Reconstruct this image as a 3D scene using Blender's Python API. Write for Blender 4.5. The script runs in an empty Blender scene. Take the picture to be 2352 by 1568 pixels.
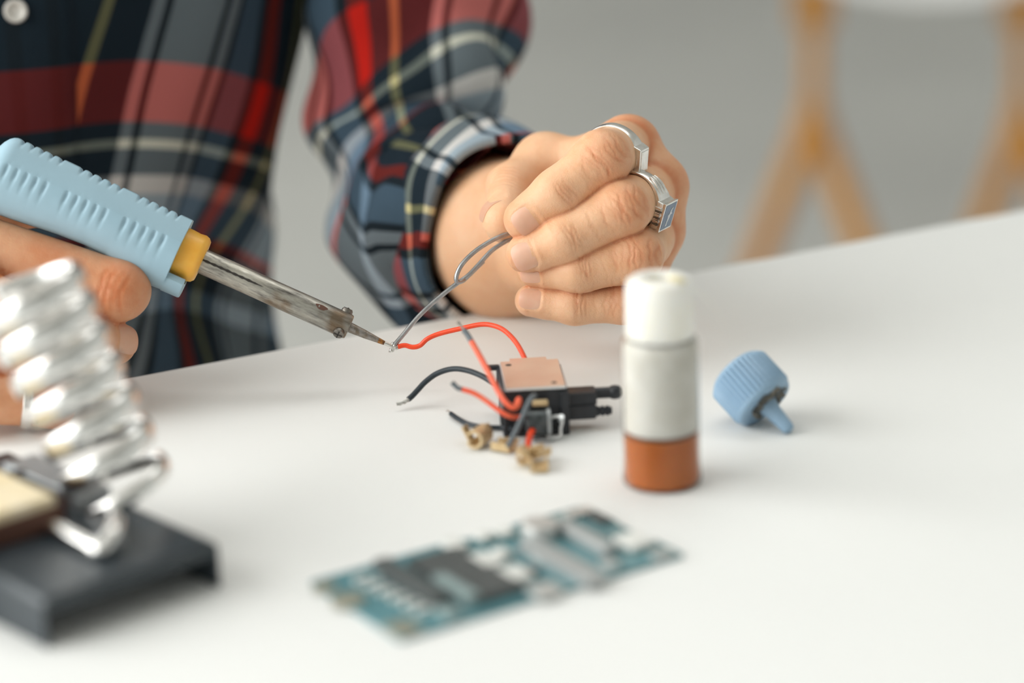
import bpy, math, random
import numpy as np
from mathutils import Vector, Matrix

random.seed(7)
S = bpy.context.scene
COL = S.collection

# ------------------------------------------------------------------ camera
FPX = 5553.0                      # 85 mm on 36 mm sensor at 2352 px
TABLE_Z = 0.75
CAM = np.array([0.0, 0.0, TABLE_Z + 0.325])
PITCH, ROLL = math.radians(17.5), math.radians(2.0)
_F = np.array([0, math.cos(PITCH), -math.sin(PITCH)])
_U0 = np.array([0, math.sin(PITCH), math.cos(PITCH)])
_R0 = np.array([1.0, 0, 0])
_R = math.cos(ROLL) * _R0 - math.sin(ROLL) * _U0
_U = math.sin(ROLL) * _R0 + math.cos(ROLL) * _U0
cd = bpy.data.cameras.new('camera'); cam = bpy.data.objects.new('camera', cd); COL.objects.link(cam)
m = Matrix.Identity(4)
for i in range(3):
    m[i][0], m[i][1], m[i][2], m[i][3] = _R[i], _U[i], -_F[i], CAM[i]
cam.matrix_world = m
cd.lens = 85.0; cd.sensor_width = 36.0; cd.clip_start = 0.05; cd.clip_end = 60
cd.dof.use_dof = True; cd.dof.focus_distance = 1.02; cd.dof.aperture_fstop = 2.9
S.camera = cam

# ------------------------------------------------------------------ light
W = bpy.data.worlds.new('world'); S.world = W; W.use_nodes = True
bg = W.node_tree.nodes['Background']
bg.inputs[0].default_value = (0.955, 0.99, 0.985, 1); bg.inputs[1].default_value = 2.1

def area(name, loc, target, sx, sy, power, col):
    l = bpy.data.lights.new(name, 'AREA'); l.shape = 'RECTANGLE'; l.size = sx; l.size_y = sy
    l.energy = power; l.color = col
    o = bpy.data.objects.new(name, l); COL.objects.link(o)
    o.location = loc
    o.rotation_euler = (Vector(target) - Vector(loc)).to_track_quat('-Z', 'Y').to_euler()
    return o
area('window_light', (-2.5, 0.55, 1.95), (0.0, 1.0, 0.8), 3.0, 2.3, 84, (1.0, 0.99, 0.96))
area('overhead_fill', (0.3, 1.75, 3.2), (0.15, 1.1, 0.75), 2.6, 1.4, 24, (0.99, 1.0, 0.98))  # added overhead fill that evens out the tabletop, no lamp body

S.view_settings.view_transform = 'Standard'; S.view_settings.look = 'None'
S.view_settings.gamma = 1.0; S.view_settings.use_curve_mapping = False
S.view_settings.exposure = 0.0

# ------------------------------------------------------------------ helpers
def P(px, py, d):
    """world point seen at photo pixel (px,py) at depth d metres along the view axis"""
    return Vector(CAM + d * (_F + (px - 1176) / FPX * _R - (py - 784) / FPX * _U))
def T(px, py, z=TABLE_Z):
    v = _F + (px - 1176) / FPX * _R - (py - 784) / FPX * _U
    return Vector(CAM + v * (z - CAM[2]) / v[2])
def HM(px, py, d):               # camera-aligned millimetres
    return np.array([(px - 1176) / FPX * d, -(py - 784) / FPX * d, -d]) * 1000
def hm_to_world(v):              # N x 3
    v = np.asarray(v, float) / 1000
    return CAM + v[:, :1] * _R + v[:, 1:2] * _U - v[:, 2:3] * _F
VF, VU, VR = Vector(_F), Vector(_U), Vector(_R)

def link(o, parent=None):
    COL.objects.link(o)
    if parent is not None:
        o.parent = parent
        o.matrix_parent_inverse = parent.matrix_world.inverted()
    return o
def tag(o, label, cat, group=None):
    o['label'] = label; o['category'] = cat
    if group: o['group'] = group
    return o
def thing(name, label, cat, loc, mat=None, group=None):
    o = bpy.data.objects.new(name, None); o.empty_display_size = 0.02
    COL.objects.link(o)
    M = Matrix.Translation(loc) if mat is None else mat
    o.matrix_world = M
    bpy.context.view_layer.update()
    return tag(o, label, cat, group)

class MB:
    def __init__(s): s.v = []; s.f = []; s.uv = {}
    def add(s, verts, faces):
        n = len(s.v); s.v += [Vector(v) for v in verts]; s.f += [tuple(i + n for i in f) for f in faces]; return s
    def box(s, c, size, M=None):
        x, y, z = [a / 2 for a in size]
        vs = [Vector((sx * x, sy * y, sz * z)) + Vector(c) for sx in (-1, 1) for sy in (-1, 1) for sz in (-1, 1)]
        if M is not None: vs = [M @ v for v in vs]
        return s.add(vs, [(0, 1, 3, 2), (4, 6, 7, 5), (0, 4, 5, 1), (2, 3, 7, 6), (0, 2, 6, 4), (1, 5, 7, 3)])
    def prism(s, poly, z0, z1, M=None):
        n = len(poly)
        vs = [Vector((p[0], p[1], z0)) for p in poly] + [Vector((p[0], p[1], z1)) for p in poly]
        if M is not None: vs = [M @ v for v in vs]
        fs = [tuple(reversed(range(n))), tuple(range(n, 2 * n))]
        fs += [(i, (i + 1) % n, n + (i + 1) % n, n + i) for i in range(n)]
        return s.add(vs, fs)
    def rings(s, rings, closed=True, cap0=True, cap1=True):
        k = len(rings[0]); n = len(rings)
        vs = [p for r in rings for p in r]; fs = []
        for i in range(n - 1):
            for j in range(k if closed else k - 1):
                a = i * k + j; b = i * k + (j + 1) % k
                fs.append((a, b, b + k, a + k))
        if cap0: fs.append(tuple(reversed(range(k))))
        if cap1: fs.append(tuple(range((n - 1) * k, n * k)))
        return s.add(vs, fs)
    def lathe(s, prof, n=48, M=None, cap0=True, cap1=True):
        """prof: list of (r, z) about +Z"""
        rs = []
        for r, z in prof:
            ring = [Vector((r * math.cos(2 * math.pi * i / n), r * math.sin(2 * math.pi * i / n), z)) for i in range(n)]
            rs.append([M @ p for p in ring] if M is not None else ring)
        return s.rings(rs, True, cap0, cap1)
    def tube(s, pts, rad, n=12, caps=True, closed=False):
        pts = [Vector(p) for p in pts]; N = len(pts)
        rad = [rad] * N if not hasattr(rad, '__len__') else rad
        tang = []
        for i in range(N):
            a = pts[i - 1] if (i > 0 or closed) else pts[i]; b = pts[(i + 1) % N] if (i < N - 1 or closed) else pts[i]
            tang.append((b - a).normalized())
        ref = Vector((0, 0, 1)) if abs(tang[0].z) < .9 else Vector((1, 0, 0))
        nrm = (ref - tang[0] * ref.dot(tang[0])).normalized(); rs = []
        for i in range(N):
            nrm = (nrm - tang[i] * nrm.dot(tang[i])).normalized()
            bi = tang[i].cross(nrm)
            rs.append([pts[i] + rad[i] * (math.cos(2 * math.pi * j / n) * nrm + math.sin(2 * math.pi * j / n) * bi) for j in range(n)])
        if closed: rs.append(rs[0])
        return s.rings(rs, True, caps and not closed, caps and not closed)
    def build(s, name, mat, parent=None, smooth=True, bevel=0.0, world=False, angle=40, sub=0):
        me = bpy.data.meshes.new(name)
        vs = s.v
        if parent is not None and world:
            inv = parent.matrix_world.inverted(); vs = [inv @ v for v in vs]
        me.from_pydata([tuple(v) for v in vs], [], s.f); me.update()
        o = bpy.data.objects.new(name, me); COL.objects.link(o)
        if parent is not None: o.parent = parent
        for mm in (mat if isinstance(mat, (list, tuple)) else [mat]): me.materials.append(mm)
        if smooth:
            for p in me.polygons: p.use_smooth = True
        if bevel > 0:
            b = o.modifiers.new('bevel', 'BEVEL'); b.width = bevel; b.segments = 3; b.limit_method = 'ANGLE'; b.angle_limit = math.radians(35)
        if sub:
            q = o.modifiers.new('sub', 'SUBSURF'); q.levels = sub; q.render_levels = sub
        if smooth:
            try: me.set_sharp_from_angle(angle=math.radians(angle))
            except Exception: pass
        return o

def spline(pts, per=8):
    pts = [np.array(p, float) for p in pts]
    q = [2 * pts[0] - pts[1]] + pts + [2 * pts[-1] - pts[-2]]
    out = []
    for i in range(1, len(q) - 2):
        p0, p1, p2, p3 = q[i - 1:i + 3]
        for k in range(per):
            t = k / per
            out.append(.5 * ((2 * p1) + (-p0 + p2) * t + (2 * p0 - 5 * p1 + 4 * p2 - p3) * t * t + (-p0 + 3 * p1 - 3 * p2 + p3) * t ** 3))
    out.append(pts[-1]); return out

# ------------------------------------------------------------------ materials
def mat(name, col, rough=.5, metal=0.0, var=0.0, vscale=40, col2=None, bump=0.0, bscale=200, trans=0.0, sss=0.0, sssr=(1, .35, .2), sscale=.004, ior=1.45, coat=0.0, spec=.5, detail=4):
    M = bpy.data.materials.new(name); M.use_nodes = True
    nt = M.node_tree; b = nt.nodes['Principled BSDF']
    c4 = (*col, 1)
    b.inputs['Base Color'].default_value = c4; b.inputs['Roughness'].default_value = rough; b.inputs['Metallic'].default_value = metal
    b.inputs['IOR'].default_value = ior; b.inputs['Specular IOR Level'].default_value = spec
    if trans: b.inputs['Transmission Weight'].default_value = trans
    if coat: b.inputs['Coat Weight'].default_value = coat
    if sss:
        b.inputs['Subsurface Weight'].default_value = sss; b.inputs['Subsurface Radius'].default_value = sssr; b.inputs['Subsurface Scale'].default_value = sscale
    tc = nt.nodes.new('ShaderNodeTexCoord')
    if var or col2:
        n = nt.nodes.new('ShaderNodeTexNoise'); n.inputs['Scale'].default_value = vscale; n.inputs['Detail'].default_value = detail
        nt.links.new(tc.outputs['Object'], n.inputs['Vector'])
        r = nt.nodes.new('ShaderNodeValToRGB'); r.color_ramp.elements[0].position = .35; r.color_ramp.elements[1].position = .65
        r.color_ramp.elements[0].color = c4
        r.color_ramp.elements[1].color = (*(col2 if col2 else [min(1, x * (1 + var)) for x in col]), 1)
        nt.links.new(n.outputs['Fac'], r.inputs['Fac']); nt.links.new(r.outputs['Color'], b.inputs['Base Color'])
    if bump:
        n = nt.nodes.new('ShaderNodeTexNoise'); n.inputs['Scale'].default_value = bscale; n.inputs['Detail'].default_value = 5
        nt.links.new(tc.outputs['Object'], n.inputs['Vector'])
        bp = nt.nodes.new('ShaderNodeBump'); bp.inputs['Strength'].default_value = bump; bp.inputs['Distance'].default_value = .001
        nt.links.new(n.outputs['Fac'], bp.inputs['Height']); nt.links.new(bp.outputs['Normal'], b.inputs['Normal'])
    return M

m_table = mat('white_laminate', (.825, .833, .82), .55, var=.015, vscale=8, spec=.3)
m_edge = mat('white_edging', (.80, .80, .78), .5, var=.02, vscale=20)
m_steelw = mat('white_painted_steel', (.75, .75, .74), .4, var=.03, vscale=30)
m_floor = mat('grey_floor', (.52, .517, .490), .55, col2=(.465, .462, .44), vscale=1.3)
m_wall = mat('plaster_wall', (.72, .71, .68), .8, var=.03, vscale=3, bump=.1)
m_wall2 = mat('grey_plaster_wall', (.70, .71, .70), .8, var=.04, vscale=3, bump=.1)
m_wood = mat('honey_wood', (.43, .19, .012), .5, col2=(.36, .145, .008), vscale=14)
m_shell = mat('white_plastic_seat', (.85, .85, .84), .35, var=.02, vscale=5)
m_blue = mat('light_blue_plastic', (.35, .52, .62), .42, var=.05, vscale=60, bump=.04, bscale=900)
m_blue2 = mat('cap_blue_plastic', (.27, .41, .55), .38, var=.08, vscale=90, bump=.05, bscale=700, sss=.15, sscale=.002, sssr=(.6, .8, 1))
m_orange = mat('amber_plastic', (.90, .50, .085), .35, col2=(.86, .42, .05), vscale=120, sss=.25, sscale=.003)
m_black = mat('black_plastic', (.018, .02, .024), .42, var=.5, vscale=200, bump=.08, bscale=900)
m_blacksteel = mat('black_coated_steel', (.036, .046, .054), .32, col2=(.026, .036, .044), vscale=50, bump=.05, bscale=500)
m_chrome = mat('chromed_wire', (.80, .79, .77), .16, 1.0, var=.06, vscale=80)
m_silver = mat('silver', (.90, .88, .85), .27, 1.0, col2=(.74, .72, .68), vscale=260, bump=.05, bscale=1200)
m_darksilver = mat('oxidised_silver', (.20, .185, .165), .4, 1.0, var=.2, vscale=300)
m_enamel = mat('blue_grey_enamel', (.16, .21, .29), .25, var=.15, vscale=400)
m_whiteen = mat('white_enamel', (.62, .64, .66), .3, var=.05, vscale=300)
m_red = mat('red_wire_sleeve', (.80, .065, .015), .34, var=.12, vscale=300, sss=.1, sscale=.001, bump=.05, bscale=1500)
m_redpale = mat('faded_red_sleeve', (.80, .10, .045), .38, col2=(.78, .15, .07), vscale=160)
m_blk = mat('black_wire_sleeve', (.022, .03, .037), .42, var=.4, vscale=400)
m_gry = mat('grey_wire_sleeve', (.11, .13, .145), .5, var=.2, vscale=300)
m_tin = mat('tinned_strands', (.66, .65, .62), .28, 1.0, var=.1, vscale=500)
m_solder = mat('solder_wire', (.47, .475, .48), .34, .9, col2=(.36, .37, .38), vscale=240, bump=.1, bscale=900)
m_brass = mat('brass', (.72, .56, .34), .4, .45, col2=(.62, .45, .24), vscale=250, bump=.15, bscale=900)
m_copper = mat('pinkish_plate', (.70, .47, .36), .33, .35, col2=(.74, .55, .43), vscale=60)
m_alu = mat('aluminium_edge', (.75, .77, .78), .3, .6, var=.05, vscale=100)
m_motor = mat('dark_metal_can', (.03, .036, .04), .3, .4, col2=(.10, .115, .12), vscale=350)
m_pcb = mat('teal_solder_mask', (.075, .205, .235), .35, col2=(.12, .27, .30), vscale=90, coat=.3)
m_ic = mat('dark_grey_package', (.075, .085, .085), .5, var=.15, vscale=150)
m_part = mat('tinned_component', (.55, .56, .55), .35, .4, col2=(.62, .63, .61), vscale=300)
m_ceram = mat('white_component', (.70, .71, .68), .45, var=.08, vscale=200)
m_palebar = mat('pale_green_bar', (.26, .34, .34), .5, var=.1, vscale=150)
m_conn = mat('grey_connector', (.38, .40, .40), .45, .2, var=.1, vscale=200)
m_gold = mat('gold_pad', (.36, .36, .29), .4, .5, var=.15, vscale=300)
m_sponge = mat('cream_sponge', (.82, .68, .43), .9, col2=(.86, .75, .55), vscale=120, bump=.5, bscale=500)
m_rust = mat('rusty_tin', (.095, .04, .028), .55, .3, col2=(.14, .065, .045), vscale=90, bump=.1)
m_greysteel = mat('grey_steel', (.36, .38, .39), .4, .6, var=.15, vscale=80)
m_residue = mat('burnt_flux_residue', (.03, .035, .035), .45, col2=(.30, .27, .22), vscale=420, bump=.6, bscale=700)
m_nail = mat('fingernail', (.73, .40, .27), .33, col2=(.76, .45, .32), vscale=160, sss=.3, sscale=.002, coat=.08)
m_nailw = mat('nail_rim', (.86, .76, .66), .3, var=.03, vscale=200, sss=.2, sscale=.002)
m_trouser = mat('dark_denim', (.03, .04, .07), .8, var=.3, vscale=120, bump=.2, bscale=600)
m_shoe = mat('brown_leather', (.09, .045, .025), .5, var=.2, vscale=60)
m_button = mat('pearl_button', (.62, .60, .56), .3, var=.1, vscale=300)
m_hole = mat('dark_hole', (.03, .025, .022), .7, var=.2, vscale=200)
m_lidw = mat('white_plug_plastic', (.90, .89, .86), .4, col2=(.87, .84, .74), vscale=55, sss=.3, sscale=.004, sssr=(1, .9, .7))

def mat_barrel():
    M = mat('scorched_steel_tube', (.40, .37, .32), .36, .85)
    nt = M.node_tree; b = nt.nodes['Principled BSDF']
    tc = nt.nodes.new('ShaderNodeTexCoord'); mp = nt.nodes.new('ShaderNodeMapping'); mp.inputs['Scale'].default_value = (95, 520, 520)
    nt.links.new(tc.outputs['Object'], mp.inputs['Vector'])
    n1 = nt.nodes.new('ShaderNodeTexNoise'); n1.inputs['Scale'].default_value = 1.0; n1.inputs['Detail'].default_value = 6; n1.inputs['Roughness'].default_value = .65
    nt.links.new(mp.outputs['Vector'], n1.inputs['Vector'])
    r1 = nt.nodes.new('ShaderNodeValToRGB'); e = r1.color_ramp.elements
    e[0].position = .28; e[0].color = (.10, .09, .08, 1); e[1].position = .70; e[1].color = (.74, .72, .66, 1)
    k = e.new(.43); k.color = (.40, .38, .34, 1); k = e.new(.56); k.color = (.58, .55, .48, 1)
    nt.links.new(n1.outputs['Fac'], r1.inputs['Fac'])
    n2 = nt.nodes.new('ShaderNodeTexNoise'); n2.inputs['Scale'].default_value = 62; n2.inputs['Detail'].default_value = 3
    nt.links.new(tc.outputs['Object'], n2.inputs['Vector'])
    r2 = nt.nodes.new('ShaderNodeValToRGB'); r2.color_ramp.elements[0].position = .55; r2.color_ramp.elements[1].position = .68
    nt.links.new(n2.outputs['Fac'], r2.inputs['Fac'])
    mx = nt.nodes.new('ShaderNodeMix'); mx.data_type = 'RGBA'; mx.inputs['B'].default_value = (.24, .135, .055, 1)
    ml = nt.nodes.new('ShaderNodeMath'); ml.operation = 'MULTIPLY'; ml.inputs[1].default_value = .7
    nt.links.new(r2.outputs['Color'], ml.inputs[0]); nt.links.new(ml.outputs[0], mx.inputs['Factor'])
    nt.links.new(r1.outputs['Color'], mx.inputs['A'])
    sx_ = nt.nodes.new('ShaderNodeSeparateXYZ'); nt.links.new(tc.outputs['Object'], sx_.inputs[0])
    mr = nt.nodes.new('ShaderNodeMapRange'); mr.inputs['From Min'].default_value = .028; mr.inputs['From Max'].default_value = .072; mr.inputs['To Min'].default_value = .62; mr.inputs['To Max'].default_value = 0
    nt.links.new(sx_.outputs['X'], mr.inputs['Value'])
    m4 = nt.nodes.new('ShaderNodeMix'); m4.data_type = 'RGBA'; m4.blend_type = 'MULTIPLY'; m4.inputs['B'].default_value = (.42, .43, .45, 1)
    nt.links.new(mr.outputs['Result'], m4.inputs['Factor']); nt.links.new(mx.outputs['Result'], m4.inputs['A']); nt.links.new(m4.outputs['Result'], b.inputs['Base Color'])
    bp = nt.nodes.new('ShaderNodeBump'); bp.inputs['Strength'].default_value = .35; bp.inputs['Distance'].default_value = .0006
    nt.links.new(n1.outputs['Fac'], bp.inputs['Height']); nt.links.new(bp.outputs['Normal'], b.inputs['Normal'])
    return M
m_barrel = mat_barrel()

def mat_skin(name, base, red, pale):
    """skin: pale base, red knuckles plus painted crease and gap shade from the 'flush' attribute, fine mottling and pores"""
    M = mat(name, base, .46, sss=.3, sscale=.0026, sssr=(1, .38, .2), spec=.4)
    nt = M.node_tree; b = nt.nodes['Principled BSDF']; L = nt.links
    tc = nt.nodes.new('ShaderNodeTexCoord')
    at = nt.nodes.new('ShaderNodeAttribute'); at.attribute_name = 'flush'
    n1 = nt.nodes.new('ShaderNodeTexNoise'); n1.inputs['Scale'].default_value = 75; n1.inputs['Detail'].default_value = 4
    L.new(tc.outputs['Object'], n1.inputs['Vector'])
    r1 = nt.nodes.new('ShaderNodeValToRGB'); e = r1.color_ramp.elements
    e[0].position = .3; e[0].color = (*pale, 1); e[1].position = .68; e[1].color = (*base, 1)
    L.new(n1.outputs['Fac'], r1.inputs['Fac'])
    n2 = nt.nodes.new('ShaderNodeTexNoise'); n2.inputs['Scale'].default_value = 210; n2.inputs['Detail'].default_value = 5
    L.new(tc.outputs['Object'], n2.inputs['Vector'])
    mm = nt.nodes.new('ShaderNodeMath'); mm.operation = 'MULTIPLY_ADD'; mm.inputs[1].default_value = .5; mm.inputs[2].default_value = -.25
    L.new(n2.outputs['Fac'], mm.inputs[0])
    ad = nt.nodes.new('ShaderNodeMath'); ad.operation = 'ADD'; ad.use_clamp = True
    L.new(at.outputs['Fac'], ad.inputs[0]); L.new(mm.outputs[0], ad.inputs[1])
    mx = nt.nodes.new('ShaderNodeMix'); mx.data_type = 'RGBA'; mx.inputs['B'].default_value = (*red, 1)
    L.new(ad.outputs[0], mx.inputs['Factor']); L.new(r1.outputs['Color'], mx.inputs['A']); L.new(mx.outputs['Result'], b.inputs['Base Color'])
    v = nt.nodes.new('ShaderNodeTexVoronoi'); v.inputs['Scale'].default_value = 1500
    L.new(tc.outputs['Object'], v.inputs['Vector'])
    n3 = nt.nodes.new('ShaderNodeTexNoise'); n3.inputs['Scale'].default_value = 420; n3.inputs['Detail'].default_value = 6; n3.inputs['Roughness'].default_value = .6
    L.new(tc.outputs['Object'], n3.inputs['Vector'])
    a2 = nt.nodes.new('ShaderNodeMath'); a2.operation = 'MULTIPLY_ADD'; a2.inputs[1].default_value = .35
    L.new(v.outputs['Distance'], a2.inputs[0]); L.new(n3.outputs['Fac'], a2.inputs[2])
    bp = nt.nodes.new('ShaderNodeBump'); bp.inputs['Strength'].default_value = .28; bp.inputs['Distance'].default_value = .0007
    L.new(a2.outputs[0], bp.inputs['Height']); L.new(bp.outputs['Normal'], b.inputs['Normal'])
    return M
m_skin = mat_skin('skin', (.76, .43, .245), (.58, .195, .08), (.81, .51, .32))

def ramp_stripes(nt, stripes, src, offset):
    """constant colour ramp of (width, colour) stripes repeating along src (metres)"""
    tot = sum(s[0] for s in stripes)
    a = nt.nodes.new('ShaderNodeMath'); a.operation = 'MULTIPLY_ADD'; a.inputs[1].default_value = 1 / tot; a.inputs[2].default_value = offset / tot
    nt.links.new(src, a.inputs[0])
    fr = nt.nodes.new('ShaderNodeMath'); fr.operation = 'FRACT'; nt.links.new(a.outputs[0], fr.inputs[0])
    r = nt.nodes.new('ShaderNodeValToRGB'); cr = r.color_ramp; cr.interpolation = 'CONSTANT'
    pos = 0
    for i, (w, c) in enumerate(stripes):
        e = cr.elements[0] if i == 0 else (cr.elements[1] if i == 1 else cr.elements.new(pos / tot))
        e.position = pos / tot; e.color = (*c, 1); pos += w
    nt.links.new(fr.outputs[0], r.inputs['Fac'])
    return r.outputs['Color']
NAVY = (.0085, .0185, .0285); DARK = (.006, .011, .015); GREY = (.66, .69, .68); LT = (.70, .72, .72); SLATE = (.17, .26, .36)
YEL = (.62, .50, .16); REDW = (.62, .012, .004); REDF = (.50, .014, .010); CREAM = (.74, .72, .52); PALE = (.68, .63, .60)
WARP = [(.004, YEL), (.0185, NAVY), (.0055, LT), (.0033, DARK), (.0235, GREY), (.0035, DARK), (.006, LT), (.004, DARK), (.017, SLATE), (.005, DARK), (.008, REDW), (.011, NAVY)]
WEFT = [(.029, REDF), (.0085, NAVY), (.0045, CREAM), (.0135, NAVY), (.009, PALE), (.020, SLATE), (.004, REDF), (.024, NAVY), (.012, SLATE), (.056, NAVY)]
def mat_plaid(name, uoff, voff, warp=None):
    M = mat(name, (.1, .1, .1), .85, spec=.2)
    nt = M.node_tree; b = nt.nodes['Principled BSDF']; L = nt.links
    uv = nt.nodes.new('ShaderNodeUVMap'); uv.uv_map = 'UVMap'
    sp = nt.nodes.new('ShaderNodeSeparateXYZ'); L.new(uv.outputs['UV'], sp.inputs[0])
    c1 = ramp_stripes(nt, warp or WARP, sp.outputs['X'], uoff); c2 = ramp_stripes(nt, WEFT, sp.outputs['Y'], voff)
    mu = nt.nodes.new('ShaderNodeMix'); mu.data_type = 'RGBA'; mu.blend_type = 'MULTIPLY'; mu.inputs['Factor'].default_value = 1
    L.new(c1, mu.inputs['A']); L.new(c2, mu.inputs['B'])
    g = nt.nodes.new('ShaderNodeGamma'); g.inputs['Gamma'].default_value = .5; L.new(mu.outputs['Result'], g.inputs['Color'])
    av = nt.nodes.new('ShaderNodeMix'); av.data_type = 'RGBA'; av.inputs['Factor'].default_value = .5
    L.new(c1, av.inputs['A']); L.new(c2, av.inputs['B'])
    mx = nt.nodes.new('ShaderNodeMix'); mx.data_type = 'RGBA'; mx.inputs['Factor'].default_value = .26
    L.new(g.outputs['Color'], mx.inputs['A']); L.new(av.outputs['Result'], mx.inputs['B'])
    # thread-scale twill
    wv = nt.nodes.new('ShaderNodeTexWave'); wv.bands_direction = 'DIAGONAL'; wv.inputs['Scale'].default_value = 420; wv.inputs['Distortion'].default_value = .4
    L.new(uv.outputs['UV'], wv.inputs['Vector'])
    m3 = nt.nodes.new('ShaderNodeMix'); m3.data_type = 'RGBA'; m3.blend_type = 'MULTIPLY'; m3.inputs['Factor'].default_value = .25
    L.new(mx.outputs['Result'], m3.inputs['A']); L.new(wv.outputs['Color'], m3.inputs['B'])
    L.new(m3.outputs['Result'], b.inputs['Base Color'])
    bp = nt.nodes.new('ShaderNodeBump'); bp.inputs['Strength'].default_value = .2; bp.inputs['Distance'].default_value = .0005
    L.new(wv.outputs['Fac'], bp.inputs['Height']); L.new(bp.outputs['Normal'], b.inputs['Normal'])
    return M
#@@MAT_END

# ------------------------------------------------------------------ implicit surfaces
class Field:
    """signed distance on a grid (mm); smooth unions of tapered capsules, meshed with surface nets"""
    def __init__(s, lo, hi, h):
        s.h = h; s.lo = np.array(lo, float); s.n = np.ceil((np.array(hi) - s.lo) / h).astype(int) + 1
        s.d = np.full(s.n, 30.0, np.float32); s.fg = np.zeros(s.n, np.float32)
    def sub(s, lo, hi):
        a = np.clip(np.floor((np.array(lo) - s.lo) / s.h).astype(int), 0, s.n); b = np.clip(np.ceil((np.array(hi) - s.lo) / s.h).astype(int) + 1, 0, s.n)
        sl = tuple(slice(x, y) for x, y in zip(a, b))
        g = [(s.lo[i] + s.h * np.arange(a[i], b[i])).astype(np.float32) for i in range(3)]
        return sl, g[0][:, None, None], g[1][None, :, None], g[2][None, None, :]
    def blank(s): 
        f = Field.__new__(Field); f.h = s.h; f.lo = s.lo; f.n = s.n; f.d = np.full(s.n, 30.0, np.float32); return f
    def cap(s, a, b, r1, r2, k=0.0, flat=None, amt=1.0, mg=14):
        """tapered capsule; flat = unit direction along which the section is scaled by amt"""
        a = np.asarray(a, float); b = np.asarray(b, float); R = max(r1, r2) + mg
        sl, X, Y, Z = s.sub(np.minimum(a, b) - R, np.maximum(a, b) + R)
        if 0 in s.d[sl].shape: return s
        ab = b - a; L2 = ab @ ab + 1e-9
        px, py, pz = X - a[0], Y - a[1], Z - a[2]
        t = np.clip((px * ab[0] + py * ab[1] + pz * ab[2]) / L2, 0, 1)
        qx, qy, qz = px - t * ab[0], py - t * ab[1], pz - t * ab[2]
        d2 = qx * qx + qy * qy + qz * qz
        if flat is not None:
            f = np.asarray(flat, float); f = f / np.linalg.norm(f)
            c = qx * f[0] + qy * f[1] + qz * f[2]
            d2 = d2 + c * c * (1 / amt ** 2 - 1)
        d = np.sqrt(d2) - (r1 + t * (r2 - r1))
        s.join(sl, d, k); return s
    def join(s, sl, d, k):
        c = s.d[sl]
        if np.isscalar(k) and k <= 0: s.d[sl] = np.minimum(c, d)
        else:
            h = np.maximum(k - np.abs(c - d), 0) / k
            s.d[sl] = np.minimum(c, d) - h * h * k * .25
    def merge(s, o, k):
        near = tuple(slice(0, n) for n in s.n)
        s.fg += .55 * np.exp(-(np.maximum(s.d - o.d, o.d - s.d) / 1.3) ** 2) * (np.abs(s.d) < 3); s.join(near, o.d, k)  # paints shade into the skin colour along gaps between merged fingers
    def bump(s, c, r, amt):
        """raise (amt>0) or dent the surface softly around c"""
        c = np.asarray(c, float); sl, X, Y, Z = s.sub(c - 3 * r, c + 3 * r)
        e = np.exp(-((X - c[0]) ** 2 + (Y - c[1]) ** 2 + (Z - c[2]) ** 2) / (r * r)); s.d[sl] -= amt * e
    def crease(s, p, axis, side, width, depth, reach, seed=0, wob=.5, arc=1.0):
        """a fold line across the finger at p: plane normal axis, shown around direction side"""
        p = np.asarray(p, float); sl, X, Y, Z = s.sub(p - reach * 1.6, p + reach * 1.6)
        a = np.asarray(axis, float); a = a / np.linalg.norm(a); n = np.asarray(side, float); n = n - a * (n @ a); n = n / np.linalg.norm(n); b = np.cross(a, n)
        px, py, pz = X - p[0], Y - p[1], Z - p[2]
        u = px * a[0] + py * a[1] + pz * a[2]; v = px * b[0] + py * b[1] + pz * b[2]; w = px * n[0] + py * n[1] + pz * n[2]
        rs = np.random.RandomState(seed)
        ph = rs.uniform(0, 6.28, 3)
        off = wob * (np.sin(v * .55 + ph[0]) * .6 + np.sin(v * 1.3 + ph[1]) * .25) + arc * (v / reach) ** 2
        m_ = np.exp(-(v / reach) ** 4) * (w > -reach * .5)
        s.d[sl] += (depth * np.exp(-((u - off) / width) ** 2) * m_).astype(np.float32)
        s.fg[sl] += (min(.36, depth * .95) * np.exp(-((u - off) / (width * 1.5)) ** 2) * m_).astype(np.float32)  # fold shade put into the skin colour as a darker red
    def mesh(s):
        d = s.d; n = d.shape; ins = d < 0
        c = np.zeros((n[0] - 1, n[1] - 1, n[2] - 1), np.int8)
        for i in (0, 1):
            for j in (0, 1):
                for k in (0, 1):
                    c += ins[i:n[0] - 1 + i, j:n[1] - 1 + j, k:n[2] - 1 + k]
        act = np.argwhere((c > 0) & (c < 8)); idx = -np.ones(c.shape, np.int32); idx[tuple(act.T)] = np.arange(len(act))
        acc = np.zeros((len(act), 3)); cnt = np.zeros(len(act))
        corners = [(i, j, k) for i in (0, 1) for j in (0, 1) for k in (0, 1)]
        val = {q: d[act[:, 0] + q[0], act[:, 1] + q[1], act[:, 2] + q[2]].astype(float) for q in corners}
        for q in corners:
            for ax in range(3):
                if q[ax] == 0:
                    p = list(q); p[ax] = 1; p = tuple(p)
                    a, b = val[q], val[p]; m_ = (a < 0) != (b < 0)
                    t = np.where(m_, a / np.where(m_, a - b, 1), 0)
                    pt = np.tile(np.array(q, float), (len(act), 1)); pt[:, ax] += t
                    acc += pt * m_[:, None]; cnt += m_
        V = s.lo + s.h * (act + acc / cnt[:, None])
        F = []
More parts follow.
